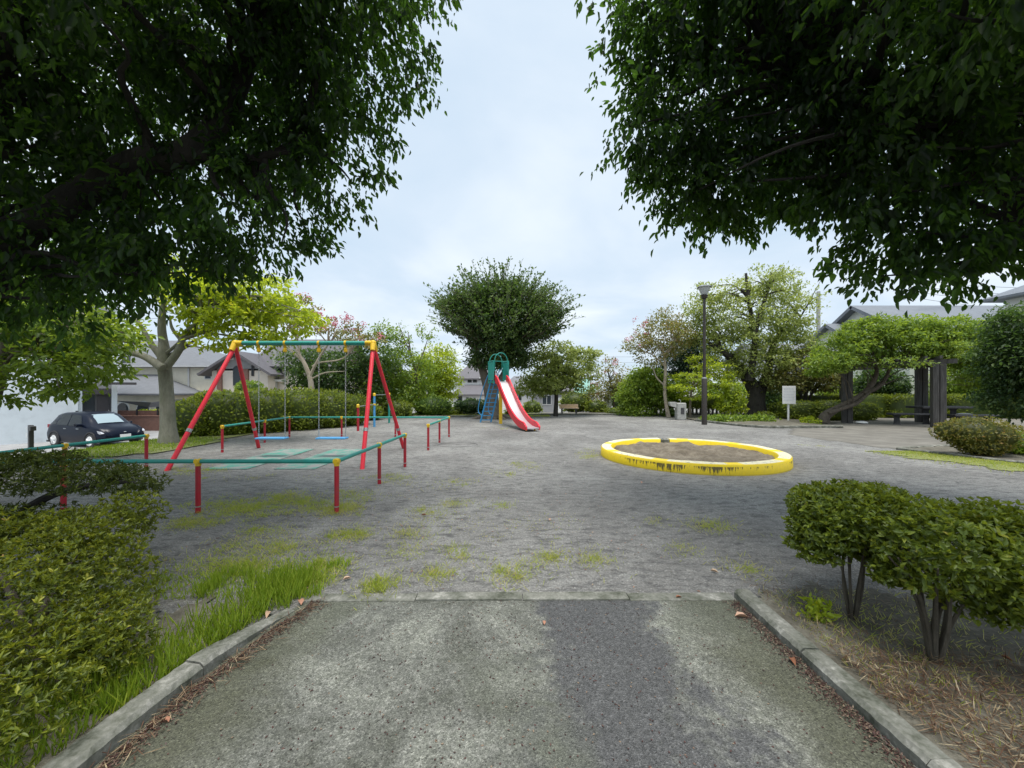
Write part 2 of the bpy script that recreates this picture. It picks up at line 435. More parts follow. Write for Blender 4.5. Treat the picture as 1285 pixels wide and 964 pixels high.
M['patio'] = mottled('patio_paving', [(.3, (.095, .088, .076)), (.5, (.16, .15, .13)), (.7, (.24, .228, .2))], 1.6, bumps=.3, bdist=.01, fine=90)
M['asphalt'] = mottled('asphalt', [(.3, (.2, .2, .205)), (.5, (.3, .3, .3)), (.7, (.4, .4, .395))], 2, bumps=.3, bdist=.01, fine=90)
M['sand'] = mottled('pit_sand', [(.3, (.06, .047, .032)), (.5, (.155, .128, .092)), (.7, (.28, .245, .185))], 4, bumps=1., bdist=.06, fine=40)

def sheet(name, xs, ys, mat, dz=0., inside=None, wob=0., kind='structure', label=None):
    mb = MB(); nx, ny = len(xs), len(ys)
    v = [(x, y, H(x, y)+dz+(wob*(math.sin(x*3.1+y*1.7)+math.sin(y*4.3-x*2.2)) if wob else 0)) for y in ys for x in xs]
    f = []
    for j in range(ny-1):
        for i in range(nx-1):
            if inside and not inside((xs[i]+xs[i+1])/2, (ys[j]+ys[j+1])/2): continue
            f.append((j*nx+i, j*nx+i+1, (j+1)*nx+i+1, (j+1)*nx+i))
    mb.add(v, f); o = mb.build(name, mat, None, True); o['kind'] = kind
    if label: o['label'] = label
    return o
def rng_(a, b, s): n = max(1, int(round((b-a)/s))); return [a+(b-a)*i/n for i in range(n+1)]
def strip(name, left, right, mat, dz, n=24, m=6):
    Lp = bez([(*p, 0) for p in left], n); Rp = bez([(*p, 0) for p in right], n)
    k = min(len(Lp), len(Rp)); mb = MB(); v = []
    for i in range(k):
        a = Lp[int(i*(len(Lp)-1)/(k-1))]; b = Rp[int(i*(len(Rp)-1)/(k-1))]
        for j in range(m+1):
            q = a.lerp(b, j/m); v.append((q.x, q.y, H(q.x, q.y)+dz))
    mb.add(v, [(i*(m+1)+j, i*(m+1)+j+1, (i+1)*(m+1)+j+1, (i+1)*(m+1)+j) for i in range(k-1) for j in range(m)])
    o = mb.build(name, mat, None, True); o['kind'] = 'structure'; return o
GX = [-900, -300, -100, -60]+rng_(-45, 45, .8)+[60, 100, 300, 900]
GY = [-900, -100, -20]+rng_(-8, 48, .8)+[60, 100, 300, 1500]
sheet('ground', GX, GY, M['gravel'])
strip('path', [(-1.72, -4), (-1.7, 0), (-1.66, 1.5), (-1.62, 2.2), (-1.5, 2.62), (-1.42, 2.74)],
      [(1.62, -4), (1.6, 0), (1.6, 1.5), (1.6, 2.2), (1.6, 2.62), (1.6, 2.74)], M['path'], .006, 8, 8)
# side beds of soil
sheet('planting_bed_left', rng_(-6.5, -1.72, .06), rng_(-2, 3.1, .06), M['soil'], .022, lambda x, y: y < 2.72+.1*math.sin(x*6)+.07*math.sin(x*17+1)+.05*math.sin(x*31), .006)
sheet('planting_bed_right', rng_(1.72, 6., .06), rng_(-2, 3.1, .06), M['soil'], .022, lambda x, y: y < 2.84+.06*math.sin(x*6)+.04*math.sin(x*17+1)+.03*math.sin(x*31), .008)
# street and lane at the left, one metre lower
sheet('street', rng_(-60, -14.6, .8), rng_(-8, 24, .8), M['asphalt'], .03)
sheet('lawn_slope', rng_(-14.6, -8., .4), rng_(8.6, 24, .4), M['turf'], .025, lambda x, y: x < -8.4-.12*abs(y-10)+.15*math.sin(y*2) or y > 17)
sheet('lawn_far', rng_(-12, 12, .8), rng_(21.6, 25, .4), M['turf'], .02, lambda x, y: x < 2)
sheet('footpath_far', rng_(2, 14, .8), rng_(24, 26, .4), M['patio'], .018)
# right: paved resting place and its beds
def kx(y): return float(np.interp(y, [5.5, 7.8, 9.75], [11.2, 10.4, 9.75]))
sheet('patio', rng_(9.0, 32, .2), rng_(9.6, 21, .2), M['patio'], .006, lambda x, y: y > 9.75+(x-9.75)*.28 and (x > 13.0 or y < 15.2) and x > float(np.interp(y, [9.7, 12.9, 15.3], [9.75, 9.3, 11.2])))
sheet('planting_bed_far', rng_(8.9, 14.6, .15), rng_(15.3, 22.8, .15), M['soil'], .05, lambda x, y: x > float(np.interp(y, [15.3, 15.9, 17.2, 18.6], [11, 9.75, 9.3, 9.05])) and (x < 13.2 or y > 17.3), .01)
sheet('planting_bed_shrub', rng_(9.7, 20, .15), rng_(4.4, 12.4, .15), M['soil'], .03, lambda x, y: x > kx(y) and y < 9.7+(x-9.75)*.28, .01)
sheet('lawn_right', rng_(7.6, 11.4, .1), rng_(4.5, 9.5, .1), M['turf'], .012, lambda x, y: kx(y)-1.25+.14*math.sin(y*5)+.1*math.sin(y*11) < x < kx(y) and x > 8.6+(y-9)*.3)
def kerb(name, pts, w, h, label, bevel=.02, seg=.6, side=1, group=None):
    """a run of kerb stones with open joints, one kerb"""
    mb = MB(); P = bez([(*p, 0) for p in pts], 10)
    acc = 0; cum = [0]
    for i in range(1, len(P)): cum.append(cum[-1]+(P[i]-P[i-1]).length)
    tot = cum[-1]; n = max(1, int(tot/seg))
    def at(s):
        for i in range(1, len(P)):
            if cum[i] >= s-1e-9: return P[i-1].lerp(P[i], (s-cum[i-1])/max(1e-9, cum[i]-cum[i-1]))
        return P[-1]
    for k in range(n):
        s0, s1 = tot*k/n+.004, tot*(k+1)/n-.004; m = 4; vs = []
        j = random.uniform(-.005, .005)
        m = 22 if tot < 8 else 4
        for q in range(m+1):
            a = at(lerp(s0, s1, q/m)); d = (at(min(tot, lerp(s0, s1, q/m)+.02))-at(max(0, lerp(s0, s1, q/m)-.02))).normalized()
            nrm = Vector((-d.y, d.x, 0)); zb = H(a.x, a.y)
            tp = clamp((tot-lerp(s0, s1, q/m))/.55, .12, 1) if name == 'kerb_left' else 1
            for o_, z_ in ((-w/2, -.1), (-w/2, h-bevel), (-w/2+bevel, h), (w/2-bevel, h), (w/2, h-bevel), (w/2, -.1)):
                z_ = z_*tp if z_ > 0 else z_
                vs.append(a+nrm*(o_*(.55+.45*tp)+j+.0025*math.sin(a.y*37+z_*90+o_*50)*math.sin(a.y*91+a.x*40))+Vector((0, 0, zb+z_+j+(.0015*math.sin(a.y*63+o_*80)+.001*math.sin(a.y*141+o_*33) if h > .03 else 0))))
        fs = [tuple(range(6)), tuple(range(m*6+5, m*6-1, -1))]
        for q in range(m):
            for i in range(6): fs.append((q*6+i, q*6+(i+1) % 6, (q+1)*6+(i+1) % 6, (q+1)*6+i))
        mb.add(vs, fs)
    o = mb.build(name, M['kerb'], None, False); o['kind'] = 'structure'; o['label'] = label; return o
kerb('kerb_left', [(-1.79, -3), (-1.77, 0), (-1.74, 1.3), (-1.69, 1.9), (-1.58, 2.4), (-1.50, 2.62)], .13, .075, 'worn grey kerb along the left of the entrance path')
kerb('kerb_right', [(1.68, -3), (1.68, 0), (1.67, 1.3), (1.66, 2.0), (1.66, 2.78)], .12, .07, 'worn grey kerb along the right of the entrance path')
kerb('kerb_strip', [(-1.45, 2.77), (0, 2.78), (1.6, 2.79)], .1, .016, 'flush concrete strip between path and gravel', .004, .62)
kerb('kerb_bed_far', [(9.0, 18.8), (9.25, 17.2), (9.8, 15.6), (10.6, 15.25), (13.2, 15.4)], .12, .1, 'low kerb round the tree bed by the white board')
kerb('kerb_lawn_far', [(-12, 21.5), (-4, 21.5), (2, 23.2), (8, 23.4), (16, 23.3)], .14, .1, 'low kerb along the far side of the playground')
kerb('kerb_bed_shrub', [(9.75, 9.75), (10.4, 7.8), (11.2, 5.4)], .1, .06, 'low kerb between shrub bed and grass verge')
kerb('kerb_patio', [(9.85, 9.8), (11.8, 10.32), (14, 10.9)], .1, .05, 'short kerb at the edge of the paved resting place')
kerb('kerb_street', [(-14.7, -4), (-14.7, 8), (-14.6, 16), (-14.4, 23)], .16, .12, 'kerb between sloping grass and street')
# ---------------------------------------------------------------- paints
M['red'] = paint('red_paint', (.74, .022, .045), .42, .5)
M['dred'] = paint('dark_red_paint', (.40, .01, .025), .5, .6)
M['green'] = paint('green_paint', (.02, .28, .23), .4, .3)
M['yellow'] = paint('yellow_paint', (.80, .50, .012), .45, .55)
M['blue'] = paint('blue_paint', (.03, .27, .56), .42, .3)
M['lblue'] = paint('light_blue_paint', (.08, .34, .66), .45, .3)
M['steel'] = paint('galvanised_steel', (.45, .46, .47), .35, .3, .85)
M['chute'] = paint('brushed_steel', (.62, .62, .65), .38, .15, .6)
M['pole'] = paint('dark_brown_paint', (.03, .024, .02), .5, .3)
M['black'] = paint('black_plastic', (.015, .015, .017), .45, .3)
M['white'] = paint('white_paint', (.74, .75, .75), .5, .2)
M['matgreen'] = mottled('worn_green_mat', [(.44, (.27, .27, .26)), (.54, (.10, .27, .22)), (.74, (.04, .25, .19))], 3.5, bumps=.2, fine=50)
M['stone'] = mottled('fountain_stone', [(.3, (.28, .28, .26)), (.5, (.4, .4, .38)), (.7, (.52, .52, .5))], 9, bumps=.2)
M['darkstone'] = mottled('dark_stone', [(.3, (.03, .03, .033)), (.5, (.06, .06, .064)), (.75, (.13, .13, .13))], 7, rough=.7, bumps=.3)
M['pergola'] = mottled('weathered_timber', [(.3, (.035, .034, .034)), (.5, (.075, .072, .07)), (.72, (.15, .145, .14))], 5, bumps=.6, sc=(4, 4, .35))
M['wood'] = mottled('bench_wood', [(.3, (.5, .38, .26)), (.6, (.7, .55, .4))], 8, bumps=.3, sc=(.5, 3, 3))
M['brown'] = mottled('brown_board', [(.3, (.1, .05, .04)), (.6, (.17, .09, .07))], 8, bumps=.3)

def m_pit():      # yellow paint worn to black streaks on the outside of the wall
    m, nt, N, L, B = newmat('sandpit_paint'); v = objcoord(N, L)
    tc = N.new('ShaderNodeTexCoord'); s = N.new('ShaderNodeSeparateXYZ'); L.new(tc.outputs['Object'], s.inputs[0])
    ang = math_(N, L, 'ARCTAN2', s.outputs[1], s.outputs[0]); rad = math_(N, L, 'SQRT', math_(N, L, 'ADD', math_(N, L, 'POWER', s.outputs[0], 2), math_(N, L, 'POWER', s.outputs[1], 2)))
    cb = N.new('ShaderNodeCombineXYZ'); L.new(math_(N, L, 'MULTIPLY', ang, 60), cb.inputs[0]); L.new(math_(N, L, 'MULTIPLY', s.outputs[2], 3), cb.inputs[1])
    st = noise(N, L, cb.outputs[0], .8, 7, .72, .8)
    patch = noise(N, L, v, .9, 3, .5)
    ln = math_(N, L, 'MULTIPLY', math_(N, L, 'SUBTRACT', math_(N, L, 'ADD', st, math_(N, L, 'MULTIPLY', patch, .9)), .97), .9, cl=True)
    n3 = noise(N, L, v, 30, 4, .7)
    zn = math_(N, L, 'ADD', s.outputs[2], math_(N, L, 'MULTIPLY', math_(N, L, 'SUBTRACT', n3, .5), .03))
    lo_ = math_(N, L, 'MULTIPLY', math_(N, L, 'SUBTRACT', zn, math_(N, L, 'SUBTRACT', .155, ln)), 90., cl=True)
    zc = math_(N, L, 'MULTIPLY', lo_, math_(N, L, 'MULTIPLY', math_(N, L, 'SUBTRACT', .158, zn), 90., cl=True))
    outer = math_(N, L, 'GREATER_THAN', rad, 1.885)
    front = math_(N, L, 'LESS_THAN', s.outputs[1], .2)
    g = math_(N, L, 'MULTIPLY', math_(N, L, 'MULTIPLY', zc, 1.), math_(N, L, 'MULTIPLY', outer, front))
    n2 = noise(N, L, v, 14, 5, .65)
    y = mixc(N, L, ramp(N, L, n2, [(.4, (0,0,0)), (.75, (.6,)*3)]), (.90, .66, .01), (.70, .52, .04))
    col = mixc(N, L, math_(N, L, 'MULTIPLY', g, .9), y, (.035, .033, .02))
    low = math_(N, L, 'MULTIPLY', math_(N, L, 'SUBTRACT', .03, s.outputs[2]), 30., cl=True)
    col = mixc(N, L, math_(N, L, 'MULTIPLY', low, .5), col, (.2, .19, .12))
    top = math_(N, L, 'GREATER_THAN', s.outputs[2], .197)
    tw = ramp(N, L, n2, [(.36, (.35, .33, .25)), (.46, (.76, .72, .55)), (.6, (.82, .74, .42)), (.75, (.85, .64, .1))])
    col = mixc(N, L, top, col, tw)
    L.new(col, B.inputs['Base Color']); B.inputs['Roughness'].default_value = .5
    bump(N, L, B, n2, .2, .01); return m
M['pit'] = m_pit()

# ---------------------------------------------------------------- swing set
def pipe(p, r, name, mat, par, n=14): return MB().tube(p, r, n).build(name, M[mat], par, True)
sw = thing('swing_set', 'two-seat swing set with red legs and green crossbar standing inside the low rails', 'swing set', (-4.68, 8.65, 0))
O = Vector((4.68, -8.65, 0))
def L_(p): return Vector(p)+O
TL, TR = L_((-6.22, 8.65, 2.56)), L_((-3.12, 8.65, 2.56))
pipe([TL, TR], .05, 'crossbar', 'green', sw)
for top, feet in ((TL, ((-6.45, 7.2, 0), (-6.62, 10.06, 0))), (TR, ((-2.86, 7.35, 0), (-2.80, 9.95, 0)))):
    for ft in feet:
        f = L_(ft); t = top-Vector((0, 0, .06)); leg = MB().tube([f-(t-f).normalized()*.1, t], .043, 14).build('leg', M['red'], sw, True)
        b = f.lerp(t, .27 if ft[1] < 8 else .2); MB().tube([b, b+(t-f).normalized()*.07], .048, 12).build('bolted_collar', M['steel'], leg, True)
    j = MB(); s = 1 if top is TL else -1
    j.tube([top+Vector((-.03*s, 0, 0)), top+Vector((.17*s, 0, 0))], .06, 14)
    for ft in feet:
        d = (L_(ft)-top).normalized(); j.tube([top, top+d*.2], [.064, .053], 14)
    j.lathe([(.02, -.075), (.06, -.04), (.068, 0), (.06, .04), (.02, .07)], 14, top)
    j.build('corner_joint', M['yellow'], sw, True)
def seat(xs, lab):
    bd = None
    y = 8.65; st = MB().box(xs[0]-.03, xs[1]+.03, y-.11, y+.11, .41, .445, .01)
    st.v = [tuple(L_(q)) for q in st.v]; bd = st.build('swing_seat', M['lblue'], sw, False)
    for hx, x in zip((xs[0]+.0, xs[1]-.0), xs):
        h = MB().tube([L_((hx, y-.0, 2.56))-Vector((.022, 0, 0)), L_((hx, y, 2.56))+Vector((.022, 0, 0))], .06, 12)
        h.tube([L_((hx, y, 2.5)), L_((hx, y, 2.44))], .028, 8); h.lathe([(.01, -.05), (.042, -.03), (.042, .03), (.01, .05)], 10, L_((hx, y, 2.40)))
        h.build('hanger', M['yellow'], sw, True)
        c = MB(); top = L_((hx, y, 2.36)); bot = L_((x, y, .45)); n = 44
        for k in range(n):
            a = top.lerp(bot, k/n); b = top.lerp(bot, (k+1.25)/n); w = .011
            e = Vector((w, 0, 0)) if k % 2 else Vector((0, w, 0))
            c.tube([a, a+e+(b-a)*.2, a+e+(b-a)*.8, b, b-e-(b-a)*.2, a-e+(b-a)*.2, a], .0045, 4, False)
        c.build('chain', M['steel'], bd, True)
seat((-5.69, -5.10), '')
seat((-4.34, -3.74), '')
for x0, x1, lab in ((-5.82, -5.02, 'worn green rubber mat on the gravel under the left swing seat'), (-4.52, -3.74, 'worn green rubber mat on the gravel under the right swing seat')):
    o = MB().box(x0, x1, 7.3, 9.75, .002, .014, .004).build('rubber_mat', M['matgreen'])
    tag(o, lab, 'mat', 'rubber mats under the swings')

# ---------------------------------------------------------------- low rails round the swings
def guard(path, posts, joints, label):
    b = Vector((path[0][0], path[0][1], 0)); root = thing('guard_rail', label, 'guard rail', b, 0, 'low rails round the swings')
    for a, c in zip(path[:-1], path[1:]):
        pipe([Vector((*a, .63))-b, Vector((*c, .63))-b], .026, 'rail', 'green', root, 12)
    first = None
    for x, y in posts:
        if first is None:
            p = MB().tube([(0, 0, -.1), (0, 0, .60)], .028, 14).build('post', M['dred'], root, True)
            MB().tube([(0, 0, .07), (0, 0, .085)], .0295, 12).build('band', M['steel'], p, True)
            q = MB().tube([(0, 0, .575), (0, 0, .635)], .033, 14)
            q.tube([(-.035, 0, .63), (.035, 0, .63)], .031, 12)
            q.tube([(0, -.035, .63), (0, .035, .63)], .031, 12).build('joint', M['yellow'], p, True)
            first = p; p.location = Vector((x, y, 0))-b
        else:
            p = copy_tree(first, root); p.location = Vector((x, y, 0))-b
    for x, y in joints:
        p = Vector((x, y, .63))-b
        MB().lathe([(.01, -.038), (.034, -.028), (.038, 0), (.034, .028), (.01, .038)], 14, p).build('corner_joint', M['yellow'], root, True)
guard([(-7.02, 7.42), (-7.15, 4.72), (-2.15, 4.72), (-2.10, 7.55)],
      [(-7.02, 7.39), (-7.09, 6.1), (-7.15, 4.72), (-5.5, 4.72), (-3.85, 4.72), (-2.15, 4.72), (-2.13, 6.18), (-2.10, 7.55)],
      [(-7.15, 4.72), (-2.15, 4.72)], 'low green rail on red posts nearest the path, with grass at its feet')
guard([(-7.0, 9.3), (-7.2, 12.45), (-2.03, 12.4), (-2.10, 9.65)],
      [(-7.0, 9.3), (-7.1, 11.05), (-7.2, 12.45), (-5.5, 12.43), (-3.76, 12.41), (-2.03, 12.4), (-2.08, 11.04), (-2.10, 9.65)],
      [(-7.2, 12.45), (-2.03, 12.4)], 'low green rail on red posts behind the swing, before the clipped hedge')

# ---------------------------------------------------------------- horizontal bars
hb = thing('horizontal_bars', 'three exercise bars of stepped height with red, blue and green posts', 'exercise bars', (-5.65, 14.2, 0))
for i, (dy, h, m) in enumerate(((0, .94, 'dred'), (1.6, 1.34, 'lblue'), (3.5, 1.34, 'green'))):
    x = -.03 if i == 0 else 0
    p = MB().tube([(x, dy, -.1), (x, dy, h)], .045, 14).build('post', M[m], hb, True)
    tag(p, ['dark red post', 'blue post', 'green post'][i])
    MB().tube([(x, dy, h-.07), (x, dy, h+.02), (x, dy, h+.05)], [.058, .058, .03], 14).build('cap', M['yellow'], p, True)
MB().lathe([(.02, -.05), (.06, -.03), (.06, .03), (.02, .05)], 12, (0, 1.6, .92)).build('joint', M['yellow'], hb, True)
pipe([(0, 0, .91), (0, 1.6, .92)], .016, 'bar', 'steel', hb); pipe([(0, 1.6, 1.31), (0, 3.5, 1.31)], .016, 'bar', 'steel', hb)

# green boards by the hedge
gb = thing('play_panel', 'small green play panel with two upright boards beside the hedge', 'play panel', px(450, 527, 19.4))
gb.location.z = 0
MB().box(-.24, -.04, -.03, .03, 0, .85, .012).build('board', M['matgreen'], gb); MB().box(.10, .24, -.03, .03, 0, .74, .012).build('board', M['matgreen'], gb)
MB().box(-.2, .2, .031, .06, .4, .48).build('rail', M['green'], gb)
fb = thing('picket_screen', 'low reddish brown picket screen behind the blue bar post', 'fence', (-7.5, 21.1, 0))
for k in range(7): MB().box(k*.16, k*.16+.09, 0, .03, 0, .78+.04*(k % 2)).build('picket', M['brown'], fb)
MB().box(0, 1.06, .031, .06, .55, .62).build('rail', M['brown'], fb)

# ---------------------------------------------------------------- slide
D = Vector((1.33, -3.45, 0)).normalized(); S = Vector((-D.y, D.x, 0)); S = -S if S.x < 0 else S   # S: to the right seen down the slide's far side
PC = Vector((-.62, 17.55, 0)); sl_ = thing('slide', 'red playground slide with steel chute, green cage and blue ladder', 'slide', PC)
PZ = 1.9
def Q(a, b, z): return D*a+S*b+Vector((0, 0, z))       # along the slide, across, height
def quadbox(mb, a0, a1, b0, b1, z0, z1):
    v = [Q(a, b, z) for z in (z0, z1) for b in (b0, b1) for a in (a0, a1)]
    mb.add(v, [(0,2,3,1),(4,5,7,6),(0,1,5,4),(2,6,7,3),(0,4,6,2),(1,3,7,5)])
mb = MB(); quadbox(mb, -.36, .36, -.36, .36, PZ-.05, PZ); mb.build('platform', M['green'], sl_)
fr = MB()
for a, b in ((-.36, -.36), (.36, -.36), (-.36, .36), (.36, .36)): fr.tube([Q(a, b, PZ-.1), Q(a, b, PZ+.92)], .022, 8)
for b in (-.36, .36):
    fr.tube([Q(-.36, b, PZ+.92), Q(.36, b, PZ+.92)], .02, 8); fr.tube([Q(-.36, b, PZ+.08), Q(.36, b, PZ+.08)], .016, 8)
fr.build('cage_frame', M['green'], sl_, True)
for b in (-.36, .36):
    g = MB()
    for k in range(1, 9): a = -.36+.72*k/9; g.tube([Q(a, b, PZ+.06), Q(a, b, PZ+.92)], .011, 6)
    quadbox(g, -.33, .33, b-.004, b+.004, PZ+.10, PZ+.86)
    g.build('guard_panel', M['green'], sl_, True)
for a in (.36, -.36):
    g = MB(); pts = [Q(a, .30*math.cos(t), PZ+.92+.36*math.sin(t)) for t in np.linspace(0, PI, 13)]
    g.tube([Q(a, .30, PZ+.45)]+pts+[Q(a, -.30, PZ+.45)], .018, 8, True)
    if a > 0: g.tube([Q(a, .3, PZ+.9), Q(a, -.3, PZ+.9)], .015, 8)
    g.build('arch', M['green'], sl_, True)
# central support
mb = MB(); pc = D*.25+S*.02; mb.tube([pc+Vector((0, 0, -.1)), pc+Vector((0, 0, PZ-.05))], .075, 16); mb.build('pillar', M['yellow'], sl_, True)
# chute
prof = [(.34, PZ), (.55, PZ-.04), (.8, PZ-.22), (1.3, PZ-.66), (2.0, PZ-1.20), (2.6, PZ-1.53), (3.1, PZ-1.70), (3.5, PZ-1.755), (3.86, PZ-1.765)]
pr = bez([(a, 0, z) for a, z in prof], 4); hw = .235
fl = MB(); v = []
for p in pr: v += [Q(p.x, -hw, p.z), Q(p.x, hw, p.z), Q(p.x, hw, p.z-.03), Q(p.x, -hw, p.z-.03)]
n = len(pr); fs = [(i*4+j, i*4+(j+1) % 4, i*4+4+(j+1) % 4, i*4+4+j) for i in range(n-1) for j in range(4)]+[(0, 1, 2, 3), tuple(range(4*n-1, 4*n-5, -1))]
fl.add(v, fs); fl.build('chute', M['chute'], sl_, True)
for sgn in (-1, 1):
    w = MB(); v = []
    for i, p in enumerate(pr):
        t = pr[min(i+1, n-1)]-pr[max(i-1, 0)]; up = Vector((-t.z, 0, t.x)).normalized()
        hgt = .20 if p.x < 3.5 else .20*max(.25, 1-((p.x-3.5)/.38)**2)
        if p.x < .62: hgt = lerp(.28, .2, (p.x-.34)/.28)
        lo = p-up*.075; hi = p+up*hgt
        b0, b1 = sgn*(hw+.002), sgn*(hw+.04)
        v += [Q(lo.x, b0, lo.z), Q(lo.x, b1, lo.z), Q(hi.x, b1+sgn*.015, hi.z), Q(hi.x, b0-sgn*.005, hi.z)]
    w.add(v, fs); w.build('side_wall', M['red'], sl_, True)
for b in (-.17, .17):
    MB().tube([Q(3.62, b, -.05), Q(3.62, b, PZ-1.80)], .03, 10).build('foot_post', M['yellow'], sl_, True)
# ladder: from the platform's back down to the ground, steep
lt, lb = Q(-.38, 0, PZ-.02), Vector((-1.25, 18.05, 0))-PC
ac = Vector((1, .28, 0)).normalized()
for sgn in (-1, 1):
    a = lt+ac*.22*sgn; b = lb+ac*.25*sgn
    MB().tube([b-Vector((0, 0, .06)), a+Vector((0, 0, .1))], .034, 8).build('ladder_rail', M['blue'], sl_, True)
    hpts = bez([a+Vector((-.02, .0, .62)), a.lerp(b, .2)+Vector((-.16, .1, .42)), a.lerp(b, .55)+Vector((-.22, .14, .34)), a.lerp(b, .8)+Vector((-.2, .14, .16)), a.lerp(b, .83)], 5)
    MB().tube(hpts, .017, 8).build('handrail', M['blue'], sl_, True)
for k in range(9):
    t = (k+.6)/9.2; a = lt.lerp(lb, t); s_ = MB(); d = (lb-lt); d.z = 0; d.normalize()
    v = []
    for z in (-.022, .012):
        for u in (-.07, .07):
            for w in (-.23, .23): v.append(a+ac*w+d*u+Vector((0, 0, z)))
    s_.add(v, [(0,1,3,2),(4,6,7,5),(0,4,5,1),(2,3,7,6),(0,2,6,4),(1,5,7,3)]); s_.build('step', M['blue'], sl_)

# ---------------------------------------------------------------- sandpit
SC = Vector((3.95, 8.64, 0)); sp_ = thing('sandpit', 'round sandpit with a low yellow wall streaked black', 'sandpit', SC)
mb = MB(); n = 96; v = []; f = []; ro, ri, h = 1.9, 1.66, .2; gap = R(85)
for i in range(n+1):
    t = gap+R(4.2)+(2*PI-R(8.4))*i/n; c, s = math.cos(t), math.sin(t); hh = h+.004*math.sin(9*t)
    for r, z in ((ro, -.1), (ro+.01, 0), (ro, hh-.02), (ro-.02, hh), (ri+.02, hh), (ri, hh-.02), (ri-.02, -.1)): v.append((r*c, r*s, z))
for i in range(n):
    for j in range(6): f.append((i*7+j, (i+1)*7+j, (i+1)*7+j+1, i*7+j+1))
f += [tuple(range(7)), tuple(range(7*n+6, 7*n-1, -1))]
mb.add(v, f); mb.build('wall', M['pit'], sp_, True)
mb = MB(); v = []; f = []
for i in range(9):
    t = gap-R(4.0)+R(8.0)*i/8; c, s = math.cos(t), math.sin(t)
    for r, z in ((ro-.01, -.1), (ro-.01, .182+.012*math.sin(i*2)), (ri+.01, .178+.014*math.sin(i*3)), (ri+.01, -.1)): v.append((r*c, r*s, z))
for i in range(8):
    for j in range(4): f.append((i*4+j, (i+1)*4+j, (i+1)*4+(j+1) % 4, i*4+(j+1) % 4))
f += [(0, 1, 2, 3), (35, 34, 33, 32)]; mb.add(v, f); tag(mb.build('broken_sill', M['kerb'], sp_), 'broken grey stretch of the wall')
mb = MB(); v = []; f = []; nr, nt_ = 22, 72
from mathutils import noise as mn
for i in range(nr+1):
    r = 1.70*i/nr
    for k in range(nt_):
        t = 2*PI*k/nt_; x, y = r*math.cos(t), r*math.sin(t)
        z = .10+.06*mn.noise(Vector((x*1.6, y*1.6, 3)))+.06*mn.noise(Vector((x*5, y*5, 1)))+.10*math.exp(-((x+.0)**2+(y-.1)**2)/.12)+.035*mn.noise(Vector((x*14, y*14, 1)))
        v.append((x, y, z))
for i in range(nr):
    for k in range(nt_): f.append((i*nt_+k, i*nt_+(k+1) % nt_, (i+1)*nt_+(k+1) % nt_, (i+1)*nt_+k))
mb.add(v, f); mb.build('sand', M['sand'], sp_, True)
M['darkhoop'] = paint('hoop_rubber', (.16, .16, .155), .8, .3)
# hoop let into the gravel
mb = MB(); hp = gp(574, 558.5); mb.tube([(hp.x+.55*math.cos(t), hp.y+.42*math.sin(t), .004+.004*math.sin(3*t)) for t in np.linspace(.2, 2*PI-.3, 40)], .009, 6)
tag(mb.build('buried_hoop', M['darkhoop'], None, True), 'thin grey hoop half buried in the gravel beyond the swing rail', 'hoop')

# ---------------------------------------------------------------- lamp, fountain, board, bench
lp = thing('street_lamp', 'tall dark brown park lamp with a conical glass head', 'lamp', (8.42, 16.85, 0))
MB().lathe([(.11, -.1), (.11, 2.0), (.10, 2.02)], 16).build('lower_pole', M['pole'], lp, True)
MB().lathe([(.112, 2.0), (.112, 2.05), (.07, 2.08)], 16).build('collar', M['steel'], lp, True)
MB().lathe([(.065, 2.06), (.055, 5.55)], 14).build('upper_pole', M['pole'], lp, True)
MB().lathe([(.055, 5.5), (.12, 5.54), (.13, 5.62), (.16, 5.66), (.08, 5.7)], 18).build('lamp_base', M['pole'], lp, True)
gm, nt, N, L, B = newmat('lamp_glass'); B.inputs['Base Color'].default_value = (.7, .74, .74, 1); B.inputs['Roughness'].default_value = .15
B.inputs['Transmission Weight'].default_value = .35
MB().lathe([(.10, 5.66), (.16, 5.78), (.24, 5.95), (.26, 6.0)], 20).build('glass_shade', gm, lp, True)
MB().lathe([(.30, 5.99), (.31, 6.02), (.22, 6.07), (.05, 6.10)], 22).build('lid', M['steel'], lp, True)

ft = thing('drinking_fountain', 'pale stone drinking fountain with a jutting basin', 'drinking fountain', (8.62, 19.7, 0), R(-8))
MB().box(-.22, .22, -.25, .25, 0, .86, .03).build('pedestal', M['stone'], ft)
MB().prism([(-.55, .80), (-.50, .70), (-.24, .62), (-.24, .90), (-.55, .90)], -.2, .2, 'y').build('basin', M['stone'], ft)
MB().tube([(.0, 0, .86), (.0, 0, .98), (-.03, 0, 1.02), (-.09, 0, 1.0)], .018, 8).build('spout', M['steel'], ft, True)
MB().box(.222, .25, -.06, .06, .25, .6, .01).build('valve_box', M['black'], ft); MB().box(-.05, .12, -.262, -.251, .3, .62).build('recess_plate', M['darkstone'], ft)

nb = thing('notice_board', 'white park notice board on a single white post', 'sign', (13.35, 18.6, .05), R(-6))
MB().tube([(0, 0, -.1), (0, 0, .98)], .045, 12).build('post', M['white'], nb, True)
bd = MB().box(-.30, .30, -.075, -.046, .80, 1.66, .008).build('board', M['white'], nb)
tx = MB()
for r_ in range(9):
    z = 1.56-r_*.075; x = -.24
    while x < .2:
        w = random.uniform(.02, .07); tx.box(x, min(x+w, .24), -.0785, -.0762, z-.014, z+.006); x += w+.018
M['ink'] = paint('faded_ink', (.45, .48, .56), .6, .1, bumps=0)
tx.build('lettering', M['ink'], bd)

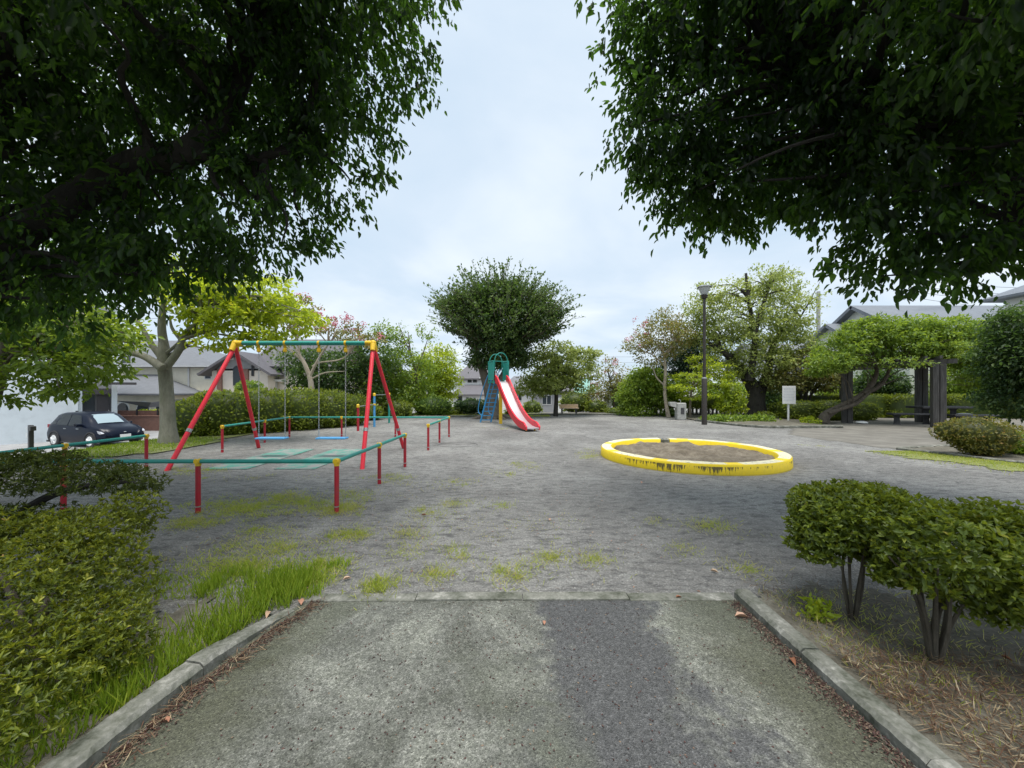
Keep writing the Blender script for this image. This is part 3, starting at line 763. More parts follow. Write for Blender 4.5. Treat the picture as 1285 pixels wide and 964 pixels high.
bn = thing('park_bench', 'low pale wooden bench beyond the far kerb', 'bench', (3.6, 24.3, 0))
MB().box(-.6, .6, -.18, .18, .34, .40, .01).build('seat', M['wood'], bn); MB().box(-.6, .6, .13, .17, .401, .62, .01).build('backrest', M['wood'], bn)
for x in (-.45, .45): MB().box(x-.04, x+.04, -.14, .12, 0, .339).build('leg', M['darkstone'], bn)

# ---------------------------------------------------------------- pergola, tables
PG = [Vector((15.4, 17.7, 0)), Vector((17.05, 15.4, 0)), Vector((19.35, 18.2, 0)), Vector((17.7, 20.5, 0))]
pg = thing('pergola', 'weathered timber pergola on thick grooved posts carrying the vine', 'pergola', PG[0])
rot = math.atan2(PG[1].y-PG[0].y, PG[1].x-PG[0].x)
for i, p in enumerate(PG):
    mb = MB(); w = .22
    for a, b in ((-1, -1), (1, -1), (-1, 1), (1, 1)): mb.box(a*.1-.09, a*.1+.09, b*.1-.09, b*.1+.09, 0, 2.55, .012)
    mb.box(-.14, .14, -.14, .14, 0, 2.5)
    o = mb.build('post', M['pergola'], pg); o.location = p-PG[0]; o.rotation_euler = (0, 0, rot+R(20))
def beam(a, b, z, w, h, ext=.5):
    d = (b-a).normalized(); a = a-d*ext; b = b+d*ext; s = Vector((-d.y, d.x, 0))*w/2
    mb = MB(); v = [q+k+Vector((0, 0, zz)) for zz in (z, z+h) for q in (a, b) for k in (s, -s)]
    mb.add(v, [(0,1,3,2),(4,6,7,5),(0,4,5,1),(2,3,7,6),(0,2,6,4),(1,5,7,3)]); mb.v = [tuple(Vector(q)-PG[0]) for q in mb.v]; return mb
for a, b in ((0, 1), (3, 2)): beam(PG[a], PG[b], 2.56, .14, .18).build('beam', M['pergola'], pg)
for k in range(8):
    a = PG[0].lerp(PG[1], k/7); b = PG[3].lerp(PG[2], k/7); beam(a, b, 2.742, .08, .12, .6).build('rafter', M['pergola'], pg)
def table(name, label, loc, rz, x, y, z, t, legs, cat, group=None):
    r = thing(name, label, cat, loc, rz, group)
    MB().box(-x, x, -y, y, z-t, z, .02).build('top' if cat == 'table' else 'seat', M['darkstone'], r)
    for lx in legs: MB().lathe([(.19, 0), (.14, .06), (.12, z-t-.1), (.2, z-t-.002)], 4, (lx, 0, 0)).build('leg', M['darkstone'], r)
    return r
table('stone_table', 'dark stone table in the shade under the pergola', (19.0, 17.1, 0), 0, 1.15, .38, .80, .09, (-.6, .6), 'table')
table('stone_bench', 'dark stone bench left of the pergola table, on its own block legs', (17.7, 16.9, 0), R(-4), 1.05, .2, .50, .08, (-.75, .75), 'bench', 'stone benches under the pergola')
table('stone_bench', 'dark stone bench right of the thick near pergola post', (19.9, 16.6, 0), R(-4), .9, .2, .46, .08, (-.6, .6), 'bench', 'stone benches under the pergola')
o = MB().lathe([(.2, 0), (.3, .1), (.32, .3), (.28, .42), (.1, .46)], 14, px(1211, 522, 17.6)-Vector((0, 0, px(1211, 522, 17.6).z))).build('stone_stool', M['stone'], None, True)
tag(o, 'rounded grey stone stool beyond the shrub under the pergola', 'stool')
o = MB().lathe([(.16, 0), (.24, .04), (.2, .09), (.06, .12)], 9, (15.75, 17.35, 0)).build('paper_bag', M['white'], None, True)
tag(o, 'crumpled white bag on the ground at the pergola post', 'bag'); o.scale = (1, 1, 1)

# ---------------------------------------------------------------- bollard sign
bs = thing('bollard', 'black square bollard with small white plates beside the street', 'bollard', (-15.0, 12.0, H(-15, 12)), R(-30))
MB().box(-.10, .09, -.05, .05, -.3, 1.14, .01).build('body', M['black'], bs); MB().box(.111, .32, -.06, .06, .98, 1.12, .01).build('light_head', M['black'], bs)
MB().box(.02, .10, -.097, -.091, .99, 1.08).build('plate', M['white'], bs); MB().box(.0, .10, -.097, -.091, .76, .90).build('plate', M['white'], bs)

# ---------------------------------------------------------------- car
def car():
    r = thing('parked_car', 'dark navy compact car parked by the white house', 'car', (-19.3, 17.9, -1.05), R(-15)); r.scale = (.93, 1, 1)
    pm, nt, N, L, B = newmat('navy_car_paint'); B.inputs['Base Color'].default_value = (.003, .006, .017, 1)
    B.inputs['Roughness'].default_value = .28; B.inputs['Specular IOR Level'].default_value = .25
    gl, nt, N, L, B = newmat('car_glass'); B.inputs['Base Color'].default_value = (.012, .016, .02, 1); B.inputs['Roughness'].default_value = .04
    gw, nt, N, L, B = newmat('windscreen_glass'); B.inputs['Base Color'].default_value = (.30, .38, .42, 1); B.inputs['Roughness'].default_value = .06
    S_ = [(-2.0, .42, .88, .93, .66, .62, .48), (-1.94, .30, .94, 1.02, .80, .74, .56), (-1.80, .24, .98, 1.22, .845, .79, .57), (-1.52, .2, .99, 1.49, .85, .82, .575),
          (-1.1, .2, .975, 1.555, .85, .83, .60), (-.4, .2, .95, 1.57, .85, .835, .62), (.15, .2, .935, 1.54, .85, .835, .615), (.50, .2, .93, 1.44, .85, .835, .61),
          (.85, .2, .93, 1.22, .85, .83, .64), (1.12, .2, .935, 1.02, .85, .82, .69), (1.5, .21, .89, .945, .845, .80, .66), (1.82, .26, .80, .85, .82, .75, .58), (1.96, .33, .66, .70, .74, .66, .48), (2.02, .42, .56, .58, .66, .58, .4)]
    def ring(s):
        x, zb, zl, zt, wl, wb, wt = s; m = (zb+zl)/2
        h = [(x, 0, zb), (x, wl*.9, zb), (x, wl, zb+.12), (x, wl+.01, m), (x, wb+.012, zl-.05), (x, wb-.01, zl), (x, lerp(wb, wt, .5)-.0, lerp(zl, zt, .52)), (x, wt+.02, zt-.07), (x, wt-.08, zt-.015), (x, 0, zt)]
        return h
    rs = [ring(s) for s in S_]; nr_ = len(rs[0])
    mb = MB()
    for sg in (1, -1):
        v = [(p[0], p[1]*sg, p[2]) for q in rs for p in q]
        mb.add(v, [(i*nr_+j, i*nr_+j+1, (i+1)*nr_+j+1, (i+1)*nr_+j) for i in range(len(rs)-1) for j in range(nr_-1)])
        mb.add([(p[0], p[1]*sg, p[2]) for p in rs[0]], [tuple(range(nr_))]); mb.add([(p[0], p[1]*sg, p[2]) for p in rs[-1]], [tuple(range(nr_))])
    b = mb.build('body', pm, r, True)
    import bmesh
    bm = bmesh.new(); bm.from_mesh(b.data); bmesh.ops.remove_doubles(bm, verts=bm.verts, dist=.001); bmesh.ops.recalc_face_normals(bm, faces=bm.faces); bm.to_mesh(b.data); bm.free()
    def side(x):  # belt and roof at x
        return [float(np.interp(x, [s[0] for s in S_], [s[k] for s in S_])) for k in range(1, 7)]
    def sidepane(x0, x1, sg, name, lo=.03, hi=.10, sl0=0, sl1=0):
        mb = MB(); v = []; n = 6
        for i in range(n+1):
            for top in (0, 1):
                x = lerp(x0+sl0*top, x1-sl1*top, i/n); zb, zl, zt, wl, wb, wt = side(x)
                z = zl+lo if not top else zt-hi
                t = (z-zl)/max(.01, (zt-.07)-zl); y = lerp(wb-.01, wt+.02, clamp(t))+.012
                v.append((x, y*sg, z))
        mb.add(v, [(2*i, 2*i+2, 2*i+3, 2*i+1) for i in range(n)]); mb.build(name, gl, r, True)
    for sg in (-1, 1):
        sidepane(-.36, .62, sg, 'side_window', sl1=.36); sidepane(-1.22, -.42, sg, 'side_window', sl0=.05); sidepane(-1.62, -1.28, sg, 'side_window', .04, .14, .12)
    # windscreen: laid on the sloping front of the cabin
    ws = MB(); v = []; rows = [(.44, 1.46), (.62, 1.365), (.85, 1.225), (1.04, 1.085)]
    for x, z in rows:
        zb, zl, zt, wl, wb, wt = side(x)
        for k in range(7): t = k/6*2-1; v.append((x+.02-.03*t*t, t*(wt-.05), zt+.014-.05*t**4-.006))
    ws.add(v, [(i*7+k, i*7+k+1, (i+1)*7+k+1, (i+1)*7+k) for i in range(3) for k in range(6)]); ws.build('windscreen', gw, r, True)
    for wx in (-1.28, 1.27):
        for sg in (-1, 1):
            ty = MB().lathe([(.2, -.11), (.31, -.105), (.33, -.06), (.33, .06), (.31, .105), (.2, .11)], 28)
            ty.v = [(p[0]+wx, p[2]+sg*.77, p[1]+.33) for p in ty.v]
            w = thing('wheel', None, None); w.parent = r
            ty.build('tyre', M['black'], w, True)
            rm = MB(); y = sg*.893
            rm.lathe([(.2, -.02), (.215, 0), (.2, .012)], 24)
            rm.v = [(p[0]+wx, p[2]+sg*.87, p[1]+.33) for p in rm.v]
            for k in range(5):
                t = 2*PI*k/5+.3; c, s = math.cos(t), math.sin(t); q = .035
                for dd in (-.13, .13):
                    c2, s2 = math.cos(t+dd), math.sin(t+dd)
                    rm.tube([(wx, y, .33), (wx+.2*c2, y-.005*sg, .33+.2*s2)], [.04, .022], 5)
            rm.build('rim', M['white'], w, True)
            ar = MB(); pts = [(wx+.375*math.cos(t), sg*.858, .33+.375*math.sin(t)) for t in np.linspace(-.25, PI+.25, 16)]
            ar.tube(pts, .03, 6); ar.build('wheel_arch', M['black'], r, True)
    for sg in (-1, 1):
        MB().prism([(1.80, .62), (1.52, .74), (1.50, .80), (1.83, .745), (1.93, .66)], sg*.70, sg*.80, 'y').build('headlight', M['chute'], r)
        MB().box(-1.975, -1.80, sg*.58, sg*.755, .86, 1.0, .02).build('tail_light', M['dred'], r)
        MB().box(.52, .70, sg*.86, sg*1.0, .96, 1.07, .03).build('mirror', pm, r, True)
        for hx in (-.62, .28): MB().box(hx, hx+.17, sg*.842, sg*.862, .83, .86).build('door_handle', M['steel'], r)
    MB().box(-1.9, 1.9, -.845, -.835, .215, .30).build('sill_trim', M['black'], r)
    MB().box(2.012, 2.035, -.2, .2, .42, .58).build('number_plate', M['white'], r)
    MB().box(1.985, 2.02, -.45, .45, .30, .40, .01).build('grille', M['black'], r); MB().lathe([(.02, -.01), (.06, 0), (.02, .02)], 14, (1.99, 0, .68)).build('badge', M['steel'], r)
    MB().box(-1.55, -1.42, -.03, .03, 1.52, 1.58, .01).build('antenna_fin', pm, r)
car()
# ---------------------------------------------------------------- houses
def wallmat(name, c, s=3): return mottled(name, [(.3, tuple(x*.86 for x in c)), (.5, c), (.75, tuple(min(1, x*1.06) for x in c))], s, rough=.85, bumps=.1, fine=70)
def roofmat(name, c, pitch=9.):
    m, nt, N, L, B = newmat(name); v = objcoord(N, L)
    w = N.new('ShaderNodeTexWave'); w.wave_type = 'BANDS'; w.bands_direction = 'Z'; w.inputs['Scale'].default_value = pitch; w.inputs['Distortion'].default_value = .3; L.new(v, w.inputs['Vector'])
    n = noise(N, L, v, 3, 5, .65)
    col = mixc(N, L, math_(N, L, 'MULTIPLY', n, .9), tuple(x*.75 for x in c), tuple(x*1.3 for x in c))
    L.new(col, B.inputs['Base Color']); B.inputs['Roughness'].default_value = .6
    bump(N, L, B, w.outputs['Fac'], .5, .05); return m
def brickmat(name, a, b, mo):
    m, nt, N, L, B = newmat(name); g = N.new('ShaderNodeNewGeometry'); s = N.new('ShaderNodeSeparateXYZ'); L.new(g.outputs['Position'], s.inputs[0])
    cb = N.new('ShaderNodeCombineXYZ'); L.new(math_(N, L, 'ADD', s.outputs[0], s.outputs[1]), cb.inputs[0]); L.new(s.outputs[2], cb.inputs[1])
    br = N.new('ShaderNodeTexBrick'); br.inputs['Scale'].default_value = 4.; br.inputs['Color1'].default_value = c4(a); br.inputs['Color2'].default_value = c4(b); br.inputs['Mortar'].default_value = c4(mo)
    br.inputs['Mortar Size'].default_value = .012; L.new(cb.outputs[0], br.inputs['Vector'])
    L.new(br.outputs['Color'], B.inputs['Base Color']); B.inputs['Roughness'].default_value = .9; bump(N, L, B, br.outputs['Fac'], -.4, .01); return m
M['w_blue'] = wallmat('pale_blue_render', (.62, .68, .72)); M['w_cream'] = wallmat('cream_render', (.82, .76, .62)); M['w_white'] = wallmat('white_siding', (.80, .80, .79))
M['w_pink'] = wallmat('beige_render', (.78, .70, .62)); M['w_ivory'] = wallmat('ivory_siding', (.74, .76, .68)); M['w_grey'] = wallmat('grey_render', (.32, .32, .33))
M['r_grey'] = roofmat('grey_roof_tiles', (.17, .178, .195)); M['r_purple'] = roofmat('mauve_roof_tiles', (.125, .118, .13)); M['r_blue'] = roofmat('slate_roof_tiles', (.19, .21, .24))
M['r_green'] = roofmat('pale_green_roof', (.22, .42, .36)); M['brick'] = brickmat('brown_brick', (.24, .13, .10), (.30, .17, .13), (.2, .16, .14)); M['brick2'] = brickmat('garden_brick', (.25, .13, .10), (.19, .10, .08), (.13, .1, .09))
M['trim'] = paint('dark_trim', (.05, .045, .05), .5, .2); M['frame'] = paint('window_frame', (.6, .6, .6), .4, .1)
gm2, nt, N, L, B = newmat('window_glass'); B.inputs['Base Color'].default_value = (.05, .06, .07, 1); B.inputs['Roughness'].default_value = .06; M['glass'] = gm2
M['dark'] = paint('dark_opening', (.02, .02, .022), .6, .1)

def local(o_px0, Y): pass
class House:
    """walls parallel to x and y; fx(px) gives x on the front plane, fz(py) gives z there"""
    def __init__(s, name, label, Y, x0, zb=-2.4): s.Y = Y; s.b = Vector((x0, Y, zb)); s.r = thing(name, label, 'house', s.b)
    def X(s, p, dY=0): return (p-CX)/F*(s.Y+dY)
    def Z(s, p, dY=0): return CH-(p-HY)/F*(s.Y+dY)
    def put(s, mb, name, mat, par=None, smooth=False):
        mb.v = [tuple(Vector(q)-s.b) for q in mb.v]
        return mb.build(name, M[mat], par or s.r, smooth)
    def box(s, name, mat, x0, x1, y0, y1, z0, z1, par=None): return s.put(MB().box(x0, x1, y0, y1, z0, z1), name, mat, par)
    def window(s, x0, x1, z0, z1, y, par=None, fm='frame', bars=1, arch=False):
        mb = MB(); t = .05
        if arch:
            pts = [(x0, z0), (x1, z0), (x1, z1)]+[((x0+x1)/2+(x1-x0)/2*math.cos(a), z1+(x1-x0)/2*math.sin(a)) for a in np.linspace(0.2, PI-.2, 8)]+[(x0, z1)]
            w = s.put(mb.prism(pts, y-.06, y-.003, 'y'), 'window', fm, par)
            g = [((a-(x0+x1)/2)*.86+(x0+x1)/2, (b-z0)*.93+z0+.04) for a, b in pts]
            s.put(MB().prism(g, y-.075, y-.061, 'y'), 'pane', 'glass', w); return w
        mb.box(x0, x1, y-.06, y-.003, z0, z0+t); mb.box(x0, x1, y-.06, y-.003, z1-t, z1)
        for k in range(bars+2):
            x = lerp(x0, x1-t, k/(bars+1)); mb.box(x, x+t, y-.06, y-.004, z0+t, z1-t)
        w = s.put(mb, 'window', fm, par); s.put(MB().box(x0+t*.5, x1-t*.5, y-.03, y-.01, z0+t*.5, z1-t*.5), 'pane', 'glass', w); return w
    def hip(s, x0, x1, y0, y1, ze, zr, rx0, rx1, mat, name='roof', oh=.4):
        ym = (y0+y1)/2; a = [(x0-oh, y0-oh, ze), (x1+oh, y0-oh, ze), (x1+oh, y1+oh, ze), (x0-oh, y1+oh, ze)]; b = [(rx0, ym, zr), (rx1, ym, zr)]
        v = a+b+[(p[0], p[1], p[2]-.14) for p in a]
        f = [(0, 1, 5, 4), (1, 2, 5), (2, 3, 4, 5), (3, 0, 4), (0, 6, 7, 1), (1, 7, 8, 2), (2, 8, 9, 3), (3, 9, 6, 0), (9, 8, 7, 6)]
        return s.put(MB().add(v, f), name, mat)
    def gable_x(s, x0, x1, y0, y1, ze, zr, mat, wmat, oh=.35, name='roof', t=.16):   # ridge along x
        ym = (y0+y1)/2; sl = (zr-ze)/(ym-y0); mb = MB()
        mb.slab([(x0-oh, y0-oh, ze-sl*oh), (x1+oh, y0-oh, ze-sl*oh), (x1+oh, ym, zr), (x0-oh, ym, zr)], t)
        mb.slab([(x0-oh, y1+oh, ze-sl*oh), (x0-oh, ym, zr+.002), (x1+oh, ym, zr+.002), (x1+oh, y1+oh, ze-sl*oh)], t)
        r = s.put(mb, name, mat); k = .16
        for x in (x0, x1-.1): s.put(MB().prism([(y0+.01, ze-.12), (y1-.01, ze-.12), (ym, zr-k-.05)], x, x+.1, 'x'), 'gable', wmat)
        return r
    def gable_y(s, x0, x1, y0, y1, ze, zr, mat, wmat, oh=.35, name='roof', t=.16):   # ridge along y, gable faces us
        xm = (x0+x1)/2; sl = (zr-ze)/(xm-x0); mb = MB()
        mb.slab([(x0-oh, y0-oh, ze-sl*oh), (xm, y0-oh, zr), (xm, y1+oh, zr), (x0-oh, y1+oh, ze-sl*oh)], t)
        mb.slab([(xm, y0-oh, zr+.002), (x1+oh, y0-oh, ze-sl*oh), (x1+oh, y1+oh, ze-sl*oh), (xm, y1+oh, zr+.002)], t)
        r = s.put(mb, name, mat); s.put(MB().prism([(x0+.01, ze-.12), (x1-.01, ze-.12), (xm, zr-.22)], y0, y0+.1, 'y'), 'gable', wmat); return r

# 1 modern pale house at the far left, turned so that its side faces away
h = thing('modern_house', 'pale blue-grey rendered house with a dark recessed entrance behind the car', 'house', (-21.1, 20.5, -1.05), R(47))
def mbox(n, m, *a, par=None): return MB().box(*a).build(n, M[m], par or h)
def sx(p): k = (CX-p)/F; return -(20.5*k-21.1)/(.682+.731*k)
mbox('wall', 'w_blue', -24, sx(98), 0, 9, -.5, 7); mbox('side_wall', 'w_blue', sx(98)+.004, sx(103), .25, 9, -.5, 7)
mbox('entrance_wall', 'w_grey', sx(103)+.004, sx(140), .7, 9, -.5, 7); d = mbox('entrance_door', 'trim', sx(121), sx(138), .62, .69, 0, 2.3); mbox('handle', 'frame', sx(137), sx(136.4), .57, .615, .9, 1.5, par=d)
mbox('glazed_screen', 'glass', sx(119), sx(104), .64, .69, 0, 2.3); mbox('shutter_box', 'trim', sx(103)+.01, sx(139.5), .3, .69, 2.35, 2.65)
mbox('corner_pier', 'w_blue', sx(140)+.004, 0.06, .1, 9, -.5, 7); mbox('flat_canopy', 'trim', sx(128), .75, -.9, -.004, 2.85, 2.97)
mbox('window_frame', 'frame', -7, -5, -.04, -.004, 4, 5.2); mbox('window', 'glass', -6.9, -5.1, -.06, -.045, 4.1, 5.1)
# 2 cream house
h = House('cream_house', 'cream two-storey house with grey hipped roof and arched porch', 30, -26, -2.8)
xa, xb = h.X(150), h.X(268)
h.box('wall', 'w_cream', xa, xb, 30, 38, -2.8, h.Z(459)); h.hip(xa, xb, 30, 38, h.Z(459), h.Z(431, 4)+.25, h.X(168, 4), h.X(222, 4), 'r_grey')
h.box('gutter', 'frame', xa-.4, xb+.4, 29.42, 29.58, h.Z(459)-.12, h.Z(459)-.02)
h.box('downpipe', 'frame', h.X(237), h.X(238.5), 29.88, 29.98, -2.8, h.Z(462)); h.box('string_course', 'w_cream', xa, xb, 29.92, 29.99, h.Z(491), h.Z(488.5))
Y2 = 27.2; pa, pb = (120-CX)/F*Y2, (219-CX)/F*Y2; ze = 1.5-4/F*Y2; zt = 1.5+22/F*Y2
h.put(MB().add([(pa, Y2-.4, ze), (pb+.1, Y2-.4, ze), (pb+.1, 30.0, ze), (pa, 30.0, ze), (pa, 29.9, zt), ((184-CX)/F*29, 29.9, zt), (pa, Y2-.4, ze-.12), (pb+.1, Y2-.4, ze-.12), (pb+.1, 30., ze-.12), (pa, 30., ze-.12)],
    [(0, 1, 5, 4), (1, 2, 5), (0, 4, 3), (0, 6, 7, 1), (1, 7, 8, 2), (6, 9, 8, 7), (2, 3, 4, 5)]), 'porch_roof', 'r_grey')
h.box('porch_wall', 'w_cream', pa, pb-.2, Y2, 29.9, -2.8, ze-.13)
for a, b in ((147, 163), (172, 189), (196, 204)):
    h.window((a-CX)/F*Y2, (b-CX)/F*Y2, -1.4, ze-1.0, Y2, fm='w_white', arch=True)
h.window(h.X(257), h.X(266), h.Z(476), h.Z(462), 30, bars=0); h.window(h.X(153), h.X(166), h.Z(463), h.Z(446), 29.99, bars=1)
o = MB(); q = [px(146, 503, 26), px(190, 505, 24.5), px(232, 500, 25.5), px(262, 502, 27)]; lo_ = [px(162, 505, 26.6), px(186, 511, 24.6), px(232, 507, 25.4), px(262, 505, 26.9)]
n = len(q); vv = q+lo_+[p+Vector((0, .02, -.03)) for p in q]+[p+Vector((0, .02, -.03)) for p in lo_]
o.add(vv, [(i, i+1, n+i+1, n+i) for i in range(n-1)]+[(2*n+i, 3*n+i, 3*n+i+1, 2*n+i+1) for i in range(n-1)]+[(i, 2*n+i, 2*n+i+1, i+1) for i in range(n-1)]+[(n+i, n+i+1, 3*n+i+1, 3*n+i) for i in range(n-1)])
M['sail'] = paint('grey_shade_cloth', (.2, .2, .215), .9, .2); tag(o.build('shade_sail', M['sail'], None, True), 'grey shade sail stretched before the cream house porch', 'shade sail')
bw = thing('brick_wall', 'low brown brick garden wall before the cream house', 'wall', (-25.5, 24, -1.4))
MB().box(-1.0, 10, 0, .2, 0, 1.28).build('wall', M['brick2'], bw); MB().box(-1.05, 10.05, -.03, .23, 1.283, 1.33).build('coping', M['brick'], bw)
fs_ = thing('garden_fence', 'dark slatted garden fence above the brown brick wall', 'fence', (-25.5, 24.1, -.06))
MB().box(-.6, 4.6, .0, .04, 0, .30).build('panel', M['brown'], fs_)
for k in range(5): MB().box(-.6+k*1.3, -.52+k*1.3, -.05, -.003, 0, .38).build('post', M['black'], fs_)
# 3 brick and beige gabled house
h = House('gabled_house', 'beige and brick house with dark gabled roof behind the hedge', 27, -20, -2.8)
x0, x1 = h.X(266), h.X(336); h.box('wall', 'w_pink', x0, x1, 27, 34, -2.8, h.Z(463)); h.gable_y(x0, x1, 27, 33, h.Z(463), h.Z(441), 'r_purple', 'w_grey', .6)
x2 = h.X(410); h.box('wing_wall', 'w_pink', x1+.01, x2, 28.2, 34, -2.8, h.Z(455)); h.gable_x(x1-1.5, x2, 28.2, 34, h.Z(454, 1), h.Z(431, 5)+.2, 'r_purple', 'w_pink', .5)
for a, b in ((274, 279.5), (306, 312.5)): h.box('brick_pier', 'brick', h.X(a), h.X(b), 26.86, 26.99, -2.8, h.Z(463.5))
h.window(h.X(293), h.X(303), h.Z(484), h.Z(464), 27, arch=True, fm='trim')
h.window(h.X(316), h.X(319), h.Z(472), h.Z(458), 27, bars=0, fm='trim')
w_ = h.window(h.X(327, 1.2), h.X(354, 1.2), h.Z(471.5, 1.2), h.Z(459, 1.2), 28.2, bars=2, fm='trim'); h.box('sill_ledge', 'w_white', h.X(325, 1.2), h.X(357, 1.2), 27.7, 28.19, h.Z(479, 1.2), h.Z(476.5, 1.2))
h.window(h.X(366, 1.2), h.X(378, 1.2), h.Z(471.5, 1.2), h.Z(460, 1.2), 28.2, bars=1, fm='trim')
h.box('brick_band', 'brick', h.X(312), h.X(336), 26.9, 26.99, -2.8, h.Z(487.5)); h.box('vent', 'frame', h.X(288), h.X(294), 26.93, 26.99, h.Z(452), h.Z(447))
# 4 white house beyond the slide
h = House('white_house', 'white two-storey house with mauve roof left of the slide', 42, -4, -2.9)
xa, xb = h.X(571), h.X(628); h.box('wall', 'w_white', xa, xb, 42, 50, -2.9, h.Z(475))
h.hip(xa, xb, 42, 50, h.Z(475), h.Z(458, 4)+.3, h.X(592, 4), h.X(612, 4), 'r_purple', oh=.3); h.box('ridge_block', 'r_purple', h.X(592, 4), h.X(607, 4), 45.6, 46.6, h.Z(463), h.Z(457, 4)+.2)
h.put(MB().prism([(h.X(601), h.Z(475)), (h.X(617), h.Z(475)), (h.X(611), h.Z(467))], 41.6, 41.69, 'y'), 'pediment', 'w_white')
ya = 39.4; a = lambda p: (p-CX)/F*ya; z = lambda p: 1.5-(p-HY)/F*ya
h.box('porch_wall', 'w_white', a(567), a(612), ya, 41.99, -2.9, z(496))
h.put(MB().add([(a(565), ya-.3, z(495)), (a(608), ya-.3, z(495)), (a(606), 41.95, z(482.5)), (a(580), 41.95, z(482.5)), (a(565), ya-.3, z(495)-.15), (a(608), ya-.3, z(495)-.15), (a(606), 41.95, z(495)-.15), (a(566), 41.95, z(495)-.15)],
    [(0, 1, 2, 3), (0, 4, 5, 1), (1, 5, 6, 2), (0, 3, 7, 4), (4, 7, 6, 5), (2, 6, 7, 3)]), 'porch_roof', 'r_purple')
h.window(a(574), a(580), z(510), z(497.5), ya, bars=0, fm='trim'); h.window(a(585), a(588), z(503), z(499), ya, bars=0, fm='trim'); h.window(a(594), a(597.5), z(502), z(499), ya, bars=0)
h.window(h.X(587), h.X(592), h.Z(480), h.Z(476), 42, bars=0, fm='trim'); h.window(h.X(593.5), h.X(598.5), h.Z(480), h.Z(476), 42, bars=0, fm='trim')
h.box('shed', 'w_white', a(558), a(566.5), 41, 44, -2.9, z(501))
# 5 low houses beyond the slide, right of it
h = House('low_white_house', 'low white house with a grey roof seen under the central tree', 44, 3, -2.9)
h.box('wall', 'w_white', h.X(634), h.X(668), 44, 50, -2.9, h.Z(486)); h.hip(h.X(634), h.X(668), 44, 50, h.Z(486), h.Z(474, 3)+.2, h.X(645, 3), h.X(656, 3), 'r_grey')
h.window(h.X(645), h.X(655), h.Z(503), h.Z(493), 44, bars=1)
h = House('grey_house', 'grey walled house with dark roof behind the spreading tree', 40, 4.5, -2.9)
h.box('wall', 'w_grey', h.X(672), h.X(716), 40, 46, -2.9, h.Z(489)); h.gable_x(h.X(672), h.X(716), 40, 46, h.Z(489), h.Z(473, 3), 'r_purple', 'w_grey')
h.window(h.X(680), h.X(692), h.Z(508), h.Z(496), 40, bars=1); h.box('garage_door', 'w_white', h.X(697), h.X(712), 39.93, 39.99, -2.9, h.Z(499))
h = House('green_roof_house', 'grey house with a pale green gabled roof', 46, 9, -2.9)
h.box('wall', 'w_grey', h.X(722), h.X(746), 46, 52, -2.9, h.Z(491)); h.gable_x(h.X(722), h.X(744), 46, 52, h.Z(491), h.Z(475, 3), 'r_green', 'w_grey')
h.window(h.X(727), h.X(733), h.Z(505), h.Z(497), 46, bars=0)
# 6 right hand houses
h = House('ivory_house', 'ivory two-storey house with slate gables above the vine pergola', 23.5, 28, -.2)
h.box('wall', 'w_ivory', 24.3, 40, 23.5, 30.5, -.2, 5.2); h.gable_x(24.3, 40, 23.5, 30.5, 5.3, 7.45, 'r_blue', 'w_ivory', .55, t=.22)
h.box('bay_wall', 'w_ivory', 23.2, 24.29, 26, 30, -.2, 5.0); h.gable_x(23.2, 24.2, 26, 30, 5.05, 6.35, 'r_blue', 'w_ivory', .45, 'bay_roof', .2)
h.put(MB().prism([(26.7, 5.85), (27.3, 5.85), (27.3, 6.35), (26.7, 6.35)], 24.22, 24.29, 'x'), 'vent', 'frame')
h.window(29, 30.6, 3.4, 4.6, 23.5, bars=1); h.window(33, 34.6, 3.4, 4.6, 23.5, bars=1)
h.put(MB().prism([(27.2, 3.2), (28.8, 3.2), (28.8, 4.3), (27.2, 4.3)], 23.12, 23.19, 'x'), 'side_window', 'glass')
h = House('tiled_house', 'house corner with a blue-grey tiled roof at the right edge of the view', 16.5, 30, -.2)
h.box('wall', 'w_white', 28.2, 38, 16.5, 22, -.2, 6.7); h.hip(28.2, 38, 16.5, 22, 6.8, 8.6, 31, 35, 'r_blue', oh=.7); h.window(29.5, 31, 4.2, 5.4, 16.5)
h = House('long_roof_house', 'low house with long grey striped roof behind the big leafy tree', 34, 24, -.4)
h.box('wall', 'w_white', 22.5, 29.5, 34, 40, -.6, 4.4); h.gable_x(22.5, 29.5, 34, 40, 4.5, 6.0, 'r_grey', 'w_white', .5); h.window(25, 26.4, 2.2, 3.4, 34); h.window(27.3, 28.6, 2.2, 3.4, 34)

# ---------------------------------------------------------------- poles and wires
def upole(name, label, x, y, zt, r0=.16, r1=.11, arms=True, mat='stone', zb=-3):
    t = thing(name, label, 'utility pole', (x, y, 0), 0, 'utility poles among the houses')
    MB().tube([(0, 0, zb), (0, 0, zt)], [r0, r1], 12).build('pole', M[mat], t, True)
    if arms:
        MB().box(-.7, .7, -.04, .04, zt-.5, zt-.42).build('crossarm', M['steel'], t)
        for k in (-.6, -.2, .6): MB().lathe([(.03, zt-.42), (.05, zt-.36), (.02, zt-.26)], 8, (k, -.0, 0)).build('insulator', M['white'], t, True)
p = px(345, 400, 28); upole('utility_pole', 'grey concrete utility pole before the gabled beige house', p.x, 28, p.z+1.3, .19, .15)
p = px(1027, 366, 31); upole('utility_pole', 'bare concrete pole rising between the big tree and the ivory house', p.x, 31, p.z, .17, .13, False)
p = px(1163, 352, 30); upole('utility_pole', 'slim pale pole above the roof of the ivory house', p.x+1, 22.6, 8.9, .06, .05, False, 'white')
p = px(742, 440, 42); upole('utility_pole', 'thin far pole right of the spreading tree', 8.6, 42, 5.8, .1, .08, True)
